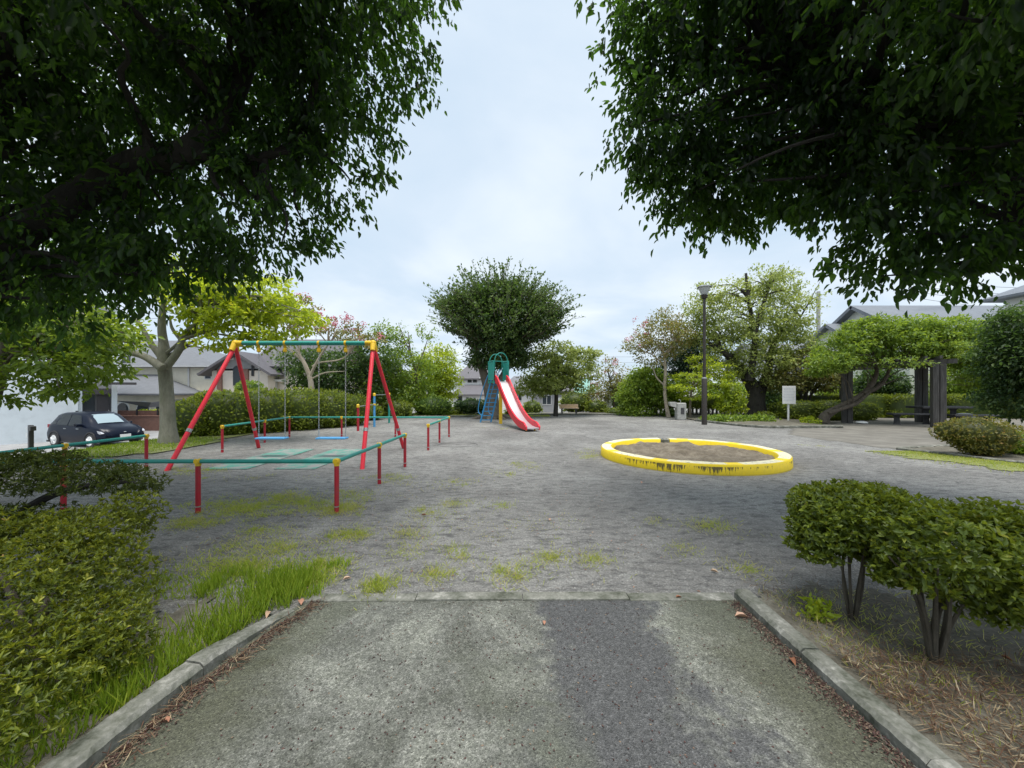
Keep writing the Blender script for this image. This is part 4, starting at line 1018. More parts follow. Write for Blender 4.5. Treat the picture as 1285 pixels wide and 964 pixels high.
p = px(763, 514, 27); pp = thing('white_post', 'short thick white post among the far shrubs', 'post', (p.x, 27, 0)); MB().box(-.22, .22, -.15, .15, -.1, 1.15, .02).build('post_body', M['white'], pp); MB().box(-.26, .26, -.19, .19, 1.152, 1.21).build('cap', M['white'], pp)
def wire(pts, label):
    mb = MB(); 
    for a, b in pts:
        a, b = Vector(a), Vector(b); mb.tube([a.lerp(b, t/14)-Vector((0, 0, 1.6*(t/14)*(1-t/14))) for t in range(15)], .012, 4)
    tag(mb.build('power_line', M['black']), label, 'power line', 'power lines')
wire([((27.6, 26, 8.9), (48, 30, 9.8)), ((27.6, 26, 8.5), (48, 30, 9.2)), ((27.6, 26, 8.1), (48, 30, 8.5)), ((27.6, 26, 7.7), (48, 31, 8.1))], 'bundle of power lines above the ivory house at the right')
p = px(345, 400, 28); wire([((p.x-.6, 28, p.z+.9), (-46, 30, 7.6)), ((p.x+.6, 28, p.z+.9), (-46, 31, 6.7))], 'power lines running left from the concrete pole over the cream house')
wire([((-10, 48, 6.1), (40, 60, 7.1)), ((-10, 48, 5.4), (40, 60, 6.2))], 'far power lines crossing low behind the central tree')

# ---------------------------------------------------------------- leaf and bark materials
G = lambda *s: [(i/(len(s)-1), c) for i, c in enumerate(s)]
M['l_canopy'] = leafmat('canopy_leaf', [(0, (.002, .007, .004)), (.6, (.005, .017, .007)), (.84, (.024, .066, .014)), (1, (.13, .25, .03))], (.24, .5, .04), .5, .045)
M['l_yel'] = leafmat('yellow_green_leaf', [(0, (.13, .19, .015)), (.5, (.28, .38, .025)), (.9, (.48, .54, .035)), (1, (.70, .54, .03))], (.85, .95, .05), .56)
M['l_mid'] = leafmat('mid_green_leaf', [(0, (.05, .10, .018)), (.5, (.13, .22, .03)), (1, (.32, .42, .06))], (.55, .72, .05), .46)
M['l_dark'] = leafmat('dark_green_leaf', [(0, (.014, .034, .014)), (.55, (.034, .072, .024)), (1, (.13, .18, .045))], (.26, .45, .06), .34)
M['l_pine'] = leafmat('pine_needle', [(0, (.008, .022, .012)), (.7, (.018, .045, .02)), (1, (.04, .08, .03))], (.1, .2, .05), .15)
M['l_pale'] = leafmat('pale_green_leaf', [(0, (.10, .14, .035)), (.5, (.25, .31, .08)), (1, (.52, .55, .2))], (.7, .8, .18), .46)
M['l_rust'] = leafmat('rust_tinged_leaf', [(0, (.06, .085, .025)), (.6, (.18, .20, .055)), (.85, (.30, .23, .08)), (1, (.44, .22, .11))], (.6, .55, .12), .38)
M['l_hedge'] = leafmat('hedge_leaf', [(0, (.05, .08, .012)), (.5, (.145, .20, .02)), (1, (.33, .40, .04))], (.55, .62, .04), .4)
M['l_azalea'] = leafmat('azalea_leaf', [(0, (.02, .035, .008)), (.25, (.05, .08, .010)), (.5, (.12, .165, .016)), (.85, (.29, .33, .03)), (.96, (.46, .44, .05)), (1, (.42, .2, .08))], (.6, .62, .04), .42, .07)
M['l_glossy'] = leafmat('broad_shrub_leaf', [(0, (.035, .06, .010)), (.5, (.10, .15, .016)), (.88, (.23, .29, .03)), (.97, (.36, .34, .06)), (1, (.5, .24, .1))], (.55, .62, .04), .4, .07)
M['l_yew'] = leafmat('yew_leaf', [(0, (.022, .034, .010)), (.6, (.065, .09, .016)), (1, (.20, .23, .035))], (.3, .38, .04), .28, .05)
M['l_red'] = leafmat('reddish_shrub_leaf', [(0, (.06, .075, .015)), (.5, (.14, .15, .03)), (.8, (.24, .19, .04)), (1, (.36, .18, .07))], (.55, .5, .06), .35)
M['l_grass'] = leafmat('grass_blade', [(0, (.11, .18, .016)), (.6, (.22, .34, .025)), (1, (.40, .48, .06))], (.6, .75, .05), .45)
M['l_dry'] = leafmat('dry_grass_blade', [(0, (.22, .32, .03)), (.5, (.42, .48, .07)), (.75, (.52, .46, .18)), (1, (.6, .5, .3))], (.8, .85, .14), .45)
M['l_straw'] = leafmat('straw', [(0, (.05, .024, .015)), (.5, (.13, .068, .042)), (.82, (.28, .2, .12)), (1, (.5, .42, .27))], (.4, .3, .15), .15)
M['l_fall'] = leafmat('fallen_leaf', [(0, (.1, .045, .025)), (.4, (.3, .13, .07)), (.7, (.5, .28, .2)), (1, (.62, .5, .34))], (.4, .3, .2), .1)
M['l_mulch'] = leafmat('mulch_scrap', [(0, (.035, .018, .015)), (.6, (.09, .045, .04)), (1, (.26, .2, .14))], (.2, .1, .08), .1)
M['pink'] = leafmat('pink_blossom', [(0, (.5, .10, .16)), (1, (.75, .28, .34))], (.6, .2, .25), .3)
M['b_grey'] = bark('pale_grey_bark', (.17, .165, .135), (.33, .32, .275), 4, (.16, .17, .12)); M['b_dark'] = bark('dark_bark', (.03, .027, .024), (.075, .068, .058), 6)
M['b_brown'] = bark('brown_bark', (.10, .085, .065), (.22, .19, .15), 6); M['b_pale'] = bark('smooth_pale_bark', (.38, .32, .25), (.55, .48, .39), 4, (.25, .2, .15))
M['b_black'] = bark('blackish_bark', (.018, .016, .014), (.04, .036, .03), 5); M['b_vine'] = bark('vine_bark', (.07, .058, .045), (.17, .14, .11), 7)  # near-black bark for the two framing trees and the yew
M['b_shrub'] = bark('shrub_bark', (.055, .048, .036), (.14, .12, .09), 9)
# ---------------------------------------------------------------- the two near trees that frame the view
def canopy(name, label, trunk, trr, blobs, nc, per, cr, leafs, seed, nl):
    global RNG
    RNG = np.random.default_rng(seed)
    base = Vector(trunk[0][0]); root = thing(name, label, 'tree', base)
    mb = MB(); ends = []
    for t, r in zip(trunk, trr):
        p = bez(t, 6); mb.tube(p, rlerp(r, len(p)), 12); ends += p[int(len(p)*.3):]
    c, d = blob_points(blobs, nc, .15)
    tg = c[RNG.choice(nc, nl, replace=False)]
    limbs(mb, ends, tg, .05, .006, 6, .05, .1)
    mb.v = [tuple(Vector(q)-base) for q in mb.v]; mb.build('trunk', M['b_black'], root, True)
    # every cluster is a drooping sprig: leaves set alternately along a short twig
    tw = unit(d*.9+rdir(nc)*.8+np.array([0, 0, -.55])); ln = cr*RNG.uniform(.7, 1.5, nc)
    t = RNG.uniform(0, 1, (nc, per)); pos = c[:, None]+tw[:, None]*(ln[:, None]*t)[:, :, None]+RNG.normal(size=(nc, per, 3))*cr*.17
    pos = pos.reshape(-1, 3); twr = np.repeat(tw, per, 0)
    ax = twr*.6+rdir(nc*per)*.85+np.array([0, 0, -.75]); nr = rdir(nc*per)*.8+np.array([0, 0, .9])
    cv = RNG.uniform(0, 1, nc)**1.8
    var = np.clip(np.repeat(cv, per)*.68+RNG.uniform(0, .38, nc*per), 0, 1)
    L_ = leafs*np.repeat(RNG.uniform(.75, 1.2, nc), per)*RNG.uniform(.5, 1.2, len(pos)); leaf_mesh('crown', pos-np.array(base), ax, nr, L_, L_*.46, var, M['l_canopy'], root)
bl = pxblobs([(440, 30, 105, 95), (475, -60, 95, 90), (415, 125, 75, 75), (355, 215, 72, 75), (430, 210, 42, 55, 0, .5), (270, 262, 85, 72), (330, 120, 110, 100), (165, 265, 90, 80)], 4.6, .8)
bl += pxblobs([(60, 240, 110, 95), (150, 110, 140, 110), (10, 80, 130, 130), (300, 20, 130, 110), (100, 330, 90, 50), (215, 325, 70, 32), (320, 300, 60, 40), (20, 365, 60, 50, 0, .8), (75, 385, 40, 26, 0, .5)], 4.3, .9)
bl += [(-4.6, 5.6, 5.6, 1.9, 1.3, 1.7), (-6.6, 4.6, 5.6, 1.8, 1.8, 2.0), (-3.2, 4.6, 7.0, 2.0, 1.8, 1.6), (-5.5, 3.5, 7.4, 2.4, 2.4, 1.6), (-2.0, 3.2, 6.6, 1.2, 1.4, 1.3), (-3.6, 2.2, 5.4, 1.7, 1.3, 1.4), (-5.8, 2.0, 4.8, 1.6, 1.5, 1.5), (-4.2, .6, 5.6, 2, 1.5, 1.2), (-7, 5.6, 4.0, 1.4, 1.4, 1.3)]  # crown carried on unseen overhead and behind the camera to shade the ground
tk = [[(-6.3, 3.9, 0), (-6.2, 3.95, 1.6), (-5.7, 4.0, 3.0)], [(-5.9, 4.0, 2.6), tuple(px(150, 215, 4.3)), tuple(px(235, 190, 4.3)), tuple(px(290, 130, 4.4)), tuple(px(330, 40, 4.6))],
      [(-5.8, 4.0, 2.8), (-5.3, 4.0, 5.0), (-5.0, 4.0, 7.2)], [tuple(px(240, 190, 4.3)), tuple(px(320, 200, 4.5)), tuple(px(390, 170, 4.6))], [(-6.0, 3.95, 2.4), (-5.6, 3.0, 4), (-4.6, 1.6, 5.3)]]
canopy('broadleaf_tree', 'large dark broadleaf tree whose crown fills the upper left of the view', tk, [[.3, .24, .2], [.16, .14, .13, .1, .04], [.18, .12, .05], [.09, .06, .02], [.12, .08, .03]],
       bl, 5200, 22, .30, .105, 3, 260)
br = pxblobs([(905, 60, 115, 105), (850, 150, 80, 75), (800, 150, 42, 60, 0, .8), (845, 215, 52, 48), (880, 245, 60, 36), (935, 190, 95, 85), (1020, 150, 100, 105), (830, 40, 72, 70), (885, -60, 120, 90), (950, 250, 50, 32)], 4.8, .8)
br += pxblobs([(1130, 210, 105, 85), (1150, 280, 75, 50), (1230, 260, 90, 85), (1120, 100, 120, 110), (1230, 120, 120, 120), (1100, 330, 40, 22, 0, .5), (1180, 312, 60, 26), (1290, 290, 60, 34), (1060, 235, 50, 36), (1120, 338, 30, 20, 0, .8), (1190, 325, 44, 18, 0, .6)], 3.9, .85)
br += [(4.9, 4.9, 5.6, 1.7, 1.0, 1.6), (6.4, 4.0, 5.6, 1.8, 1.6, 2.0), (3.3, 4.4, 7.0, 1.6, 1.2, 1.3), (5.3, 3.5, 7.4, 2.4, 2.4, 1.6), (2.6, 3.2, 6.6, 1.2, 1.4, 1.3), (3.6, 2.2, 5.0, 1.5, 1.2, 1.3), (5.4, 2.0, 4.6, 1.5, 1.4, 1.4), (4.4, .6, 5.6, 2, 1.5, 1.2)]  # right crown likewise runs on out of view, placed for its ground shadow
tk = [[(6.2, 3.6, 0), (6.1, 3.7, 1.6), (5.6, 3.8, 3.1)], [(5.7, 3.8, 2.8), tuple(px(1180, 170, 4.1)), tuple(px(1090, 130, 4.3)), tuple(px(990, 90, 4.6))], [(5.6, 3.8, 2.9), (5.3, 4, 5), (4.9, 4.1, 7.2)], [(5.8, 3.75, 2.5), (5.2, 2.9, 4), (4.5, 1.6, 5.2)]]
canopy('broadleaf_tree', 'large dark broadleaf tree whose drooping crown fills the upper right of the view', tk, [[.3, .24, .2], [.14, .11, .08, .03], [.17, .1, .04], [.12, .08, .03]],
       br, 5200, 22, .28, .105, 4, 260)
RNG = np.random.default_rng(21)

# ---------------------------------------------------------------- middle and far trees
def pts(l, Y): return [tuple(px(a[0], a[1], Y+(a[2] if len(a) > 2 else 0))) for a in l]
def gb_(x, Y): return (((x-CX)/F*Y), Y, H((x-CX)/F*Y, Y)-.05)
# light barked tree beside the swing
Y = 10.8
tree('light_barked_tree', 'tree with smooth pale grey trunk and yellow-green leaves beside the left swing legs',
     [[gb_(212, Y)]+pts([(211, 535), (209, 490), (206, 455), (204, 430)], Y), pts([(205, 452), (190, 432), (176, 408), (160, 385)], Y), pts([(207, 440), (203, 412), (205, 380), (208, 350)], Y+.2), pts([(208, 462), (224, 440), (232, 420), (256, 400), (290, 380)], Y-.1), pts([(204, 462), (180, 447), (150, 440), (110, 428)], Y-.3), pts([(228, 428), (216, 412), (213, 396)], Y)],
     [[.27, .185, .16, .16, .10], [.085, .07, .05, .02], [.12, .10, .08, .04], [.10, .095, .08, .05, .02], [.11, .09, .07, .03], [.05, .04, .02]],
     pxblobs([(290, 385, 55, 32), (345, 400, 42, 24, .2), (255, 370, 45, 28), (325, 372, 42, 26), (300, 410, 40, 22), (285, 428, 30, 14, -.3), (338, 428, 26, 15), (385, 398, 22, 10, .2, .7), (300, 352, 55, 14, .6, .4), (230, 350, 50, 30), (245, 400, 22, 24), (110, 425, 60, 25, -.5), (60, 400, 50, 35, -.6)], Y, 1.1),
     430, 22, .27, .14, M['l_yel'], M['b_grey'], nl=60, r0=.05, simple=False, flat=.45, lo=.3, droop=.5, lw=.55)
# leaning tree at the left edge
Y = 7.6
tree('leaning_tree', 'leaning tree at the left edge with low hanging olive leaves', [[(-10.6, Y, 0)]+pts([(-12, 500), (3, 455), (14, 405), (22, 370)], Y), pts([(3, 450), (25, 435), (60, 418), (110, 405)], Y)], [[.17, .14, .11, .09, .05], [.07, .05, .04, .02]],
     pxblobs([(40, 452, 60, 20), (100, 455, 55, 22), (50, 478, 40, 14), (85, 490, 24, 9), (15, 400, 70, 45), (90, 410, 70, 30), (140, 428, 26, 18), (-30, 430, 50, 40), (-20, 350, 60, 40), (8, 500, 14, 14)], Y, 1.2), 300, 22, .22, .13, M['l_mid'], M['b_brown'], nl=34, vsh=-.15, r0=.035, simple=False, flat=.45, lo=.3, lw=.5)
# crape myrtles left
Y = 16.5
tree('crape_myrtle', 'pink-flowering tree with bare pale branches behind the swing', [[gb_(392, Y)]+pts([(391, 492), (389, 475), (382, 456), (371, 438)], Y), pts([(382, 456), (366, 440), (352, 432)], Y), pts([(388, 474), (400, 450), (412, 432), (425, 418)], Y), pts([(376, 446), (372, 425), (360, 408)], Y), pts([(390, 476), (408, 468), (432, 466)], Y), pts([(392, 460), (402, 455), (430, 450), (450, 430)], Y)],
     [[.14, .12, .1, .08, .04], [.05, .04, .02], [.07, .05, .04, .02], [.05, .04, .02], [.04, .03, .012], [.045, .035, .03, .015]],
     pxblobs([(395, 408, 45, 10), (430, 415, 32, 10), (362, 392, 26, 12), (455, 428, 28, 8), (380, 385, 22, 9)], Y, 1.3), 110, 16, .2, .11, M['l_rust'], M['b_pale'], nl=40, r0=.03, flat=.5, blossoms=(pxblobs([(395, 402, 30, 9), (430, 408, 30, 9), (375, 378, 16, 8), (455, 420, 25, 7)], Y, 1.2), 40, M['pink']))
Y = 21
tree('dark_tree', 'dark leafy tree with forked stems behind the pink-flowering tree', [[gb_(410, Y)]+pts([(409, 495), (407, 475), (400, 455)], Y), [gb_(412, Y)]+pts([(414, 490), (424, 470), (432, 455)], Y)], [[.14, .11, .08, .04], [.12, .08, .06, .03]],
     pxblobs([(405, 462, 36, 26), (430, 470, 40, 34), (380, 458, 26, 22), (450, 452, 30, 28), (455, 485, 34, 26), (395, 480, 30, 14), (478, 445, 24, 24)], Y, 1.), 420, 22, .38, .16, M['l_dark'], M['b_brown'], nl=30)
Y = 23.5
tree('loose_tree', 'loose mid-green tree with thin upright branches behind the swing legs', [[gb_(528, Y)]+pts([(525, 490), (521, 465), (515, 440), (512, 418)], Y), pts([(521, 468), (532, 440), (540, 415)], Y), pts([(524, 485), (505, 472), (490, 470)], Y), pts([(516, 445), (505, 420), (500, 405)], Y)], [[.13, .1, .08, .05, .02], [.05, .03, .01], [.07, .05, .03], [.04, .02, .01]],
     pxblobs([(490, 440, 24, 30), (505, 465, 34, 30), (480, 480, 30, 26), (525, 475, 26, 28), (515, 420, 28, 16, 0, .25), (540, 412, 22, 12, 0, .15), (488, 415, 20, 12, 0, .35), (505, 495, 40, 16)], Y, 1.), 520, 20, .34, .14, M['l_mid'], M['b_brown'], nl=50, r0=.03)
Y = 27
tree('rounded_tree', 'rounded fresh green tree left of the white house', [[gb_(550, Y)]+pts([(550, 495), (549, 470)], Y)], [[.16, .12, .06]], pxblobs([(548, 462, 28, 30), (540, 480, 26, 26), (558, 484, 20, 20)], Y, 1.), 420, 20, .35, .15, M['l_yel'], M['b_brown'], nl=14, flat=.5, vsh=-.18)
# central vase-shaped tree with wispy shoots
Y = 20.5
CB = pxblobs([(630, 404, 50, 38), (592, 396, 36, 30), (668, 402, 34, 28), (626, 437, 38, 27), (604, 376, 32, 17), (652, 378, 32, 17), (570, 386, 18, 12), (694, 392, 14, 9), (630, 368, 24, 14), (650, 452, 22, 12), (608, 453, 20, 10)], Y, 1.05)
sh = []; sa = []; mbx = []
for k in range(640):
    c, d = blob_points(CB[:9], 1, .95); d = d[0]
    dx = Vector((d[0]*.9+RNG.normal()*.15, d[1]*.7, abs(d[2])*.8+.45)).normalized()
    ctr = Vector(c[0])-px(628, 430, Y); dx = (ctr.normalized()*1.1+dx*.7+Vector((0, 0, .25))).normalized()
    if ctr.z < -.1: continue
    ln = RNG.uniform(.5, 1.8); p0 = Vector(c[0])
    for j in range(16):
        t = j/16; sag = Vector((0, 0, -.25*t*t*ln)); q = p0+dx*ln*t+sag+Vector(RNG.normal(size=3)*.03); sh.append(q); sa.append(dx*.6+Vector(RNG.normal(size=3)*.6))
    mbx.append([p0-dx*.3, p0+dx*ln*.5-Vector((0, 0, .06*ln)), p0+dx*ln-Vector((0, 0, .25*ln))])
n = len(sh); ex = (np.array(sh), np.array(sa), rdir(n)+np.array([0, 0, .6]), RNG.uniform(.4, 1, n))
ct = tree('vase_shaped_tree', 'dense dark tree with wispy upright shoots standing behind the slide', [[gb_(617, Y)]+pts([(617, 512), (616, 495), (609, 475), (600, 450), (585, 420)], Y), pts([(617, 500), (628, 478), (640, 455), (660, 425)], Y), pts([(616, 492), (618, 465), (622, 430)], Y)],
     [[.62, .42, .36, .24, .16, .06], [.22, .19, .14, .05], [.2, .15, .05]], CB, 1350, 24, .33, .14, M['l_dark'], M['b_brown'], nl=70, extra=ex, core=False, droop=.2, vsh=.12)
b0 = ct.location; tb = MB()
for p in mbx: tb.tube([q-b0 for q in p], [.014, .009, .004], 4)
tb.build('shoots', M['b_brown'], ct)
rt = MB()
for a in (0, 1.1, 2.2, 3.5, 4.6, 5.5): rt.tube([Vector((0, 0, .35)), Vector((math.cos(a)*.6, math.sin(a)*.6, .12)), Vector((math.cos(a)*1.3, math.sin(a)*1.3, -.02))], [.2, .16, .04], 7)
rt.build('root_flare', M['b_brown'], ct, True)
Y = 22.4
tree('spreading_tree', 'small spreading tree with layered leaves right of the slide', [[gb_(697, Y)]+pts([(698, 505), (699, 488), (708, 468), (718, 452)], Y), pts([(699, 492), (690, 475), (672, 460)], Y), pts([(700, 486), (701, 465), (698, 445)], Y)], [[.15, .12, .11, .07, .03], [.08, .06, .02], [.08, .05, .02]],
     pxblobs([(700, 442, 32, 13), (676, 452, 26, 10), (732, 445, 20, 9), (715, 460, 34, 12), (680, 475, 30, 10), (730, 470, 22, 8), (700, 472, 36, 13), (668, 490, 24, 8), (735, 486, 14, 6), (692, 484, 30, 10)], Y, 1.3), 430, 22, .3, .15, M['l_pale'], M['b_dark'], nl=50, r0=.05, flat=.35, vsh=-.15)
Y = 27
tree('russet_tree', 'thin russet-tinged tree between the green-roofed house and the leafy shrubs', [[gb_(770, Y)]+pts([(770, 500), (766, 480), (762, 465)], Y)], [[.1, .07, .05, .02]], pxblobs([(768, 470, 20, 20, 0, .7), (782, 485, 18, 16), (760, 490, 22, 10), (750, 500, 16, 10)], Y, 1.), 150, 18, .32, .14, M['l_rust'], M['b_brown'], nl=30, r0=.03, blossoms=(pxblobs([(744, 490, 8, 10), (765, 460, 14, 10)], Y, 1.), 10, M['pink']))
Y = 21.6
tree('crape_myrtle', 'slender crape myrtle with a pale curved trunk beside the drinking fountain', [[gb_(839, Y)]+pts([(836, 508), (834, 490), (835, 465), (833, 445), (828, 425)], Y), pts([(834, 484), (824, 474), (820, 462)], Y), pts([(835, 460), (818, 445), (800, 440)], Y), pts([(834, 450), (846, 430), (856, 415)], Y), pts([(832, 440), (815, 425), (795, 432)], Y)],
     [[.13, .1, .09, .08, .06, .03], [.05, .04, .02], [.05, .03, .02], [.05, .03, .02], [.04, .03, .01]],
     pxblobs([(830, 418, 30, 22, 0, .9), (805, 430, 22, 14, 0, .7), (848, 425, 24, 22), (790, 435, 14, 8, 0, .4), (835, 400, 22, 14, 0, .6), (815, 450, 20, 10, 0, .6)], Y, 1.1), 260, 17, .3, .12, M['l_rust'], M['b_pale'], nl=50, r0=.03, blossoms=(pxblobs([(803, 412, 10, 14), (790, 430, 12, 6), (800, 428, 8, 10)], Y, 1.), 9, M['pink']))
Y = 23
tree('shrubby_tree', 'bushy bright green tree with low branches behind the far kerb', [[gb_(802, Y)]+pts([(803, 508), (805, 492), (808, 480)], Y), [gb_(822, Y)]+pts([(822, 508), (821, 490)], Y)], [[.09, .07, .05, .03], [.12, .1, .06]], pxblobs([(805, 488, 26, 20), (825, 490, 22, 22), (792, 498, 20, 10), (812, 472, 22, 12), (845, 492, 16, 14), (800, 516, 24, 8)], Y, 1.), 460, 20, .3, .15, M['l_mid'], M['b_brown'], nl=20, vsh=.2)
Y = 26
tree('pine_tree', 'dark dense pine behind the crape myrtle', [[gb_(855, Y)]+pts([(855, 490), (855, 450)], Y)], [[.2, .15, .06]], pxblobs([(858, 442, 26, 16), (870, 455, 24, 18), (845, 458, 22, 18), (856, 472, 30, 16), (880, 440, 20, 22)], Y, 1.), 460, 24, .36, .17, M['l_pine'], M['b_dark'], nl=14, lw=.28, core=False)
Y = 20.6
tree('maple_tree', 'light green maple with flat layered sprays behind the lamp', [[gb_(866, Y)]+pts([(866, 508), (868, 490), (874, 470)], Y), pts([(868, 490), (880, 475), (892, 462)], Y)], [[.07, .06, .05, .03], [.04, .03, .02]], pxblobs([(866, 473, 22, 5), (890, 461, 22, 5), (860, 486, 20, 4), (892, 481, 22, 5), (878, 450, 16, 4), (906, 471, 14, 5), (876, 497, 22, 4)], Y, 1.4), 200, 20, .24, .11, M['l_yel'], M['b_brown'], nl=24, r0=.025, flat=.25, vsh=-.12)
Y = 21.3
tree('big_park_tree', 'big broad tree with stout forked trunk and pruned limbs behind the white board', [[gb_(948, Y)]+pts([(948, 508), (948, 492), (940, 478), (925, 458), (905, 440), (880, 425)], Y), pts([(950, 500), (958, 482), (964, 465), (968, 440), (980, 415), (1000, 392)], Y), pts([(940, 478), (945, 450), (947, 420), (940, 380), (936, 343)], Y-.6), pts([(947, 425), (952, 400), (962, 370), (968, 342)], Y-.6), pts([(975, 430), (1000, 405), (1030, 352)], Y)],
     [[.62, .47, .42, .32, .22, .14, .05], [.3, .26, .2, .15, .1, .04], [.2, .16, .13, .1, .06], [.12, .1, .08, .05], [.08, .05, .01]],
     pxblobs([(945, 395, 50, 36), (905, 400, 34, 34), (985, 395, 34, 34), (958, 355, 36, 20), (925, 435, 44, 24), (982, 432, 32, 20), (885, 385, 26, 24, 0, .7), (870, 410, 22, 24, 0, .6), (950, 455, 44, 16), (1005, 380, 20, 26, 0, .5), (900, 365, 26, 16, 0, .5), (920, 462, 30, 12), (1000, 415, 24, 14), (985, 340, 18, 10, 0, .3), (950, 475, 30, 8, 0, .5)], Y, 1.), 860, 24, .32, .13, M['l_pale'], M['b_dark'], nl=90, r0=.06, vsh=-.04, lo=.4)
Y = 20.6
tree('forked_small_tree', 'small many-stemmed tree with rust-tinged leaves behind the white board', [[gb_(1008, Y)]+pts([(1010, 505), (1012, 490), (1014, 470)], Y), [gb_(1012, Y)]+pts([(1016, 500), (1022, 485)], Y), [gb_(1005, Y)]+pts([(1006, 500), (1002, 480)], Y)], [[.12, .1, .08, .04], [.08, .06, .03], [.08, .06, .03]],
     pxblobs([(1005, 468, 32, 16), (1030, 478, 24, 14), (985, 478, 24, 14), (1010, 450, 24, 12), (1040, 465, 14, 14)], Y, 1.), 330, 22, .3, .13, M['l_rust'], M['b_dark'], nl=24, vsh=-.1)
Y = 20
bush('upright_shrub', 'bright green upright shrub left of the big trunk', pxblobs([(918, 495, 15, 20), (910, 508, 12, 14), (926, 508, 12, 14)], Y, 1.), 1500, .14, M['l_yel'], core=.55, jit=.25, lump=.2, vr=(0, .8), stems=[([gb_(915, Y), tuple(px(914, 500, Y))], [.03, .02]), ([gb_(921, Y), tuple(px(922, 498, Y))], [.03, .02])], bmat=M['b_brown'], base=gb_(918, Y))
Y = 22
for x, ww, hh, lab, mt in ((1215, 34, 28, 'bright green leafy tree behind the pergola table', 'l_mid'), (1105, 26, 18, 'rounded dark tree seen between the pergola posts', 'l_dark')):
    tree('garden_tree', lab, [[gb_(x, Y)]+pts([(x, 500), (x, 480)], Y)], [[.12, .1, .05]], pxblobs([(x, 480, ww, hh), (x-ww*.5, 490, ww*.6, hh*.6), (x+ww*.5, 488, ww*.6, hh*.6)], Y, .8), 330, 22, .32, .14, M[mt], M['b_brown'], nl=12, core=False)
Y = 10.8
tree('evergreen_shrub_tree', 'tall dark evergreen reaching the ground at the right edge', [[gb_(1300, Y)]+pts([(1300, 480), (1300, 420)], Y)], [[.13, .1, .05]], pxblobs([(1285, 410, 36, 28), (1300, 450, 52, 50), (1275, 455, 34, 36), (1290, 500, 44, 26), (1262, 480, 20, 24, .3, .5), (1330, 430, 50, 60), (1262, 425, 16, 16)], Y, 1.), 900, 24, .24, .11, M['l_dark'], M['b_brown'], nl=20, simple=False, core=False)
tree('background_tree', 'leafy tree behind the far left of the playground hedge', [[gb_(545, 34)]+pts([(545, 480)], 34)], [[.15, .08]], pxblobs([(470, 480, 40, 26), (440, 500, 40, 20), (510, 490, 34, 22)], 34, .8), 300, 22, .55, .22, M['l_dark'], M['b_brown'], nl=8, core=True)

# ---------------------------------------------------------------- vine over the pergola
Y = 17
wv = tree('climbing_vine', 'thick climbing vine with twisted leaning trunk smothering the pergola', [pts([(1033, 531), (1036, 522), (1050, 513), (1068, 504), (1084, 494), (1094, 482), (1100, 468), (1098, 455)], 17.4), pts([(1084, 494), (1100, 487), (1110, 477), (1116, 462), (1113, 450)], 17.3), pts([(1040, 519), (1056, 513), (1075, 506), (1092, 492)], 17.2), pts([(1045, 456), (1110, 455), (1190, 452)], 16.6)],
     [[.26, .20, .15, .14, .13, .11, .08, .05], [.1, .09, .08, .06, .03], [.08, .09, .08, .05], [.02, .02, .02]],
     pxblobs([(1060, 440, 28, 22), (1040, 452, 20, 14), (1090, 425, 28, 26), (1120, 435, 34, 24), (1150, 432, 34, 22), (1185, 435, 34, 20), (1215, 440, 26, 22), (1095, 410, 26, 12), (1140, 412, 32, 14), (1190, 414, 36, 14), (1235, 425, 24, 16), (1240, 445, 18, 24), (1225, 470, 18, 16), (1030, 463, 14, 8)], Y, 1.25),
     1150, 22, .24, .13, M['l_mid'], M['b_vine'], cat='vine', nl=50, r0=.03, flat=.45, droop=.6, lw=.42)
wl = leafmat('vine_tip_leaf', [(0, (.07, .14, .02)), (1, (.2, .3, .04))], (.5, .6, .05), .36)
pos, ax, nr, var, c = clusters(pxblobs([(1060, 425, 26, 10), (1150, 412, 30, 8), (1200, 420, 28, 10), (1170, 440, 30, 12, -1.2), (1235, 450, 22, 26, -.6), (1050, 455, 20, 12, -.6), (1130, 455, 26, 6, -1.4)], Y, 1.4), 260, 18, .22, .4)
leaf_mesh('leaf_tips', pos-np.array(wv.location), ax, nr, .12, .05, var, wl, wv, simple=True)

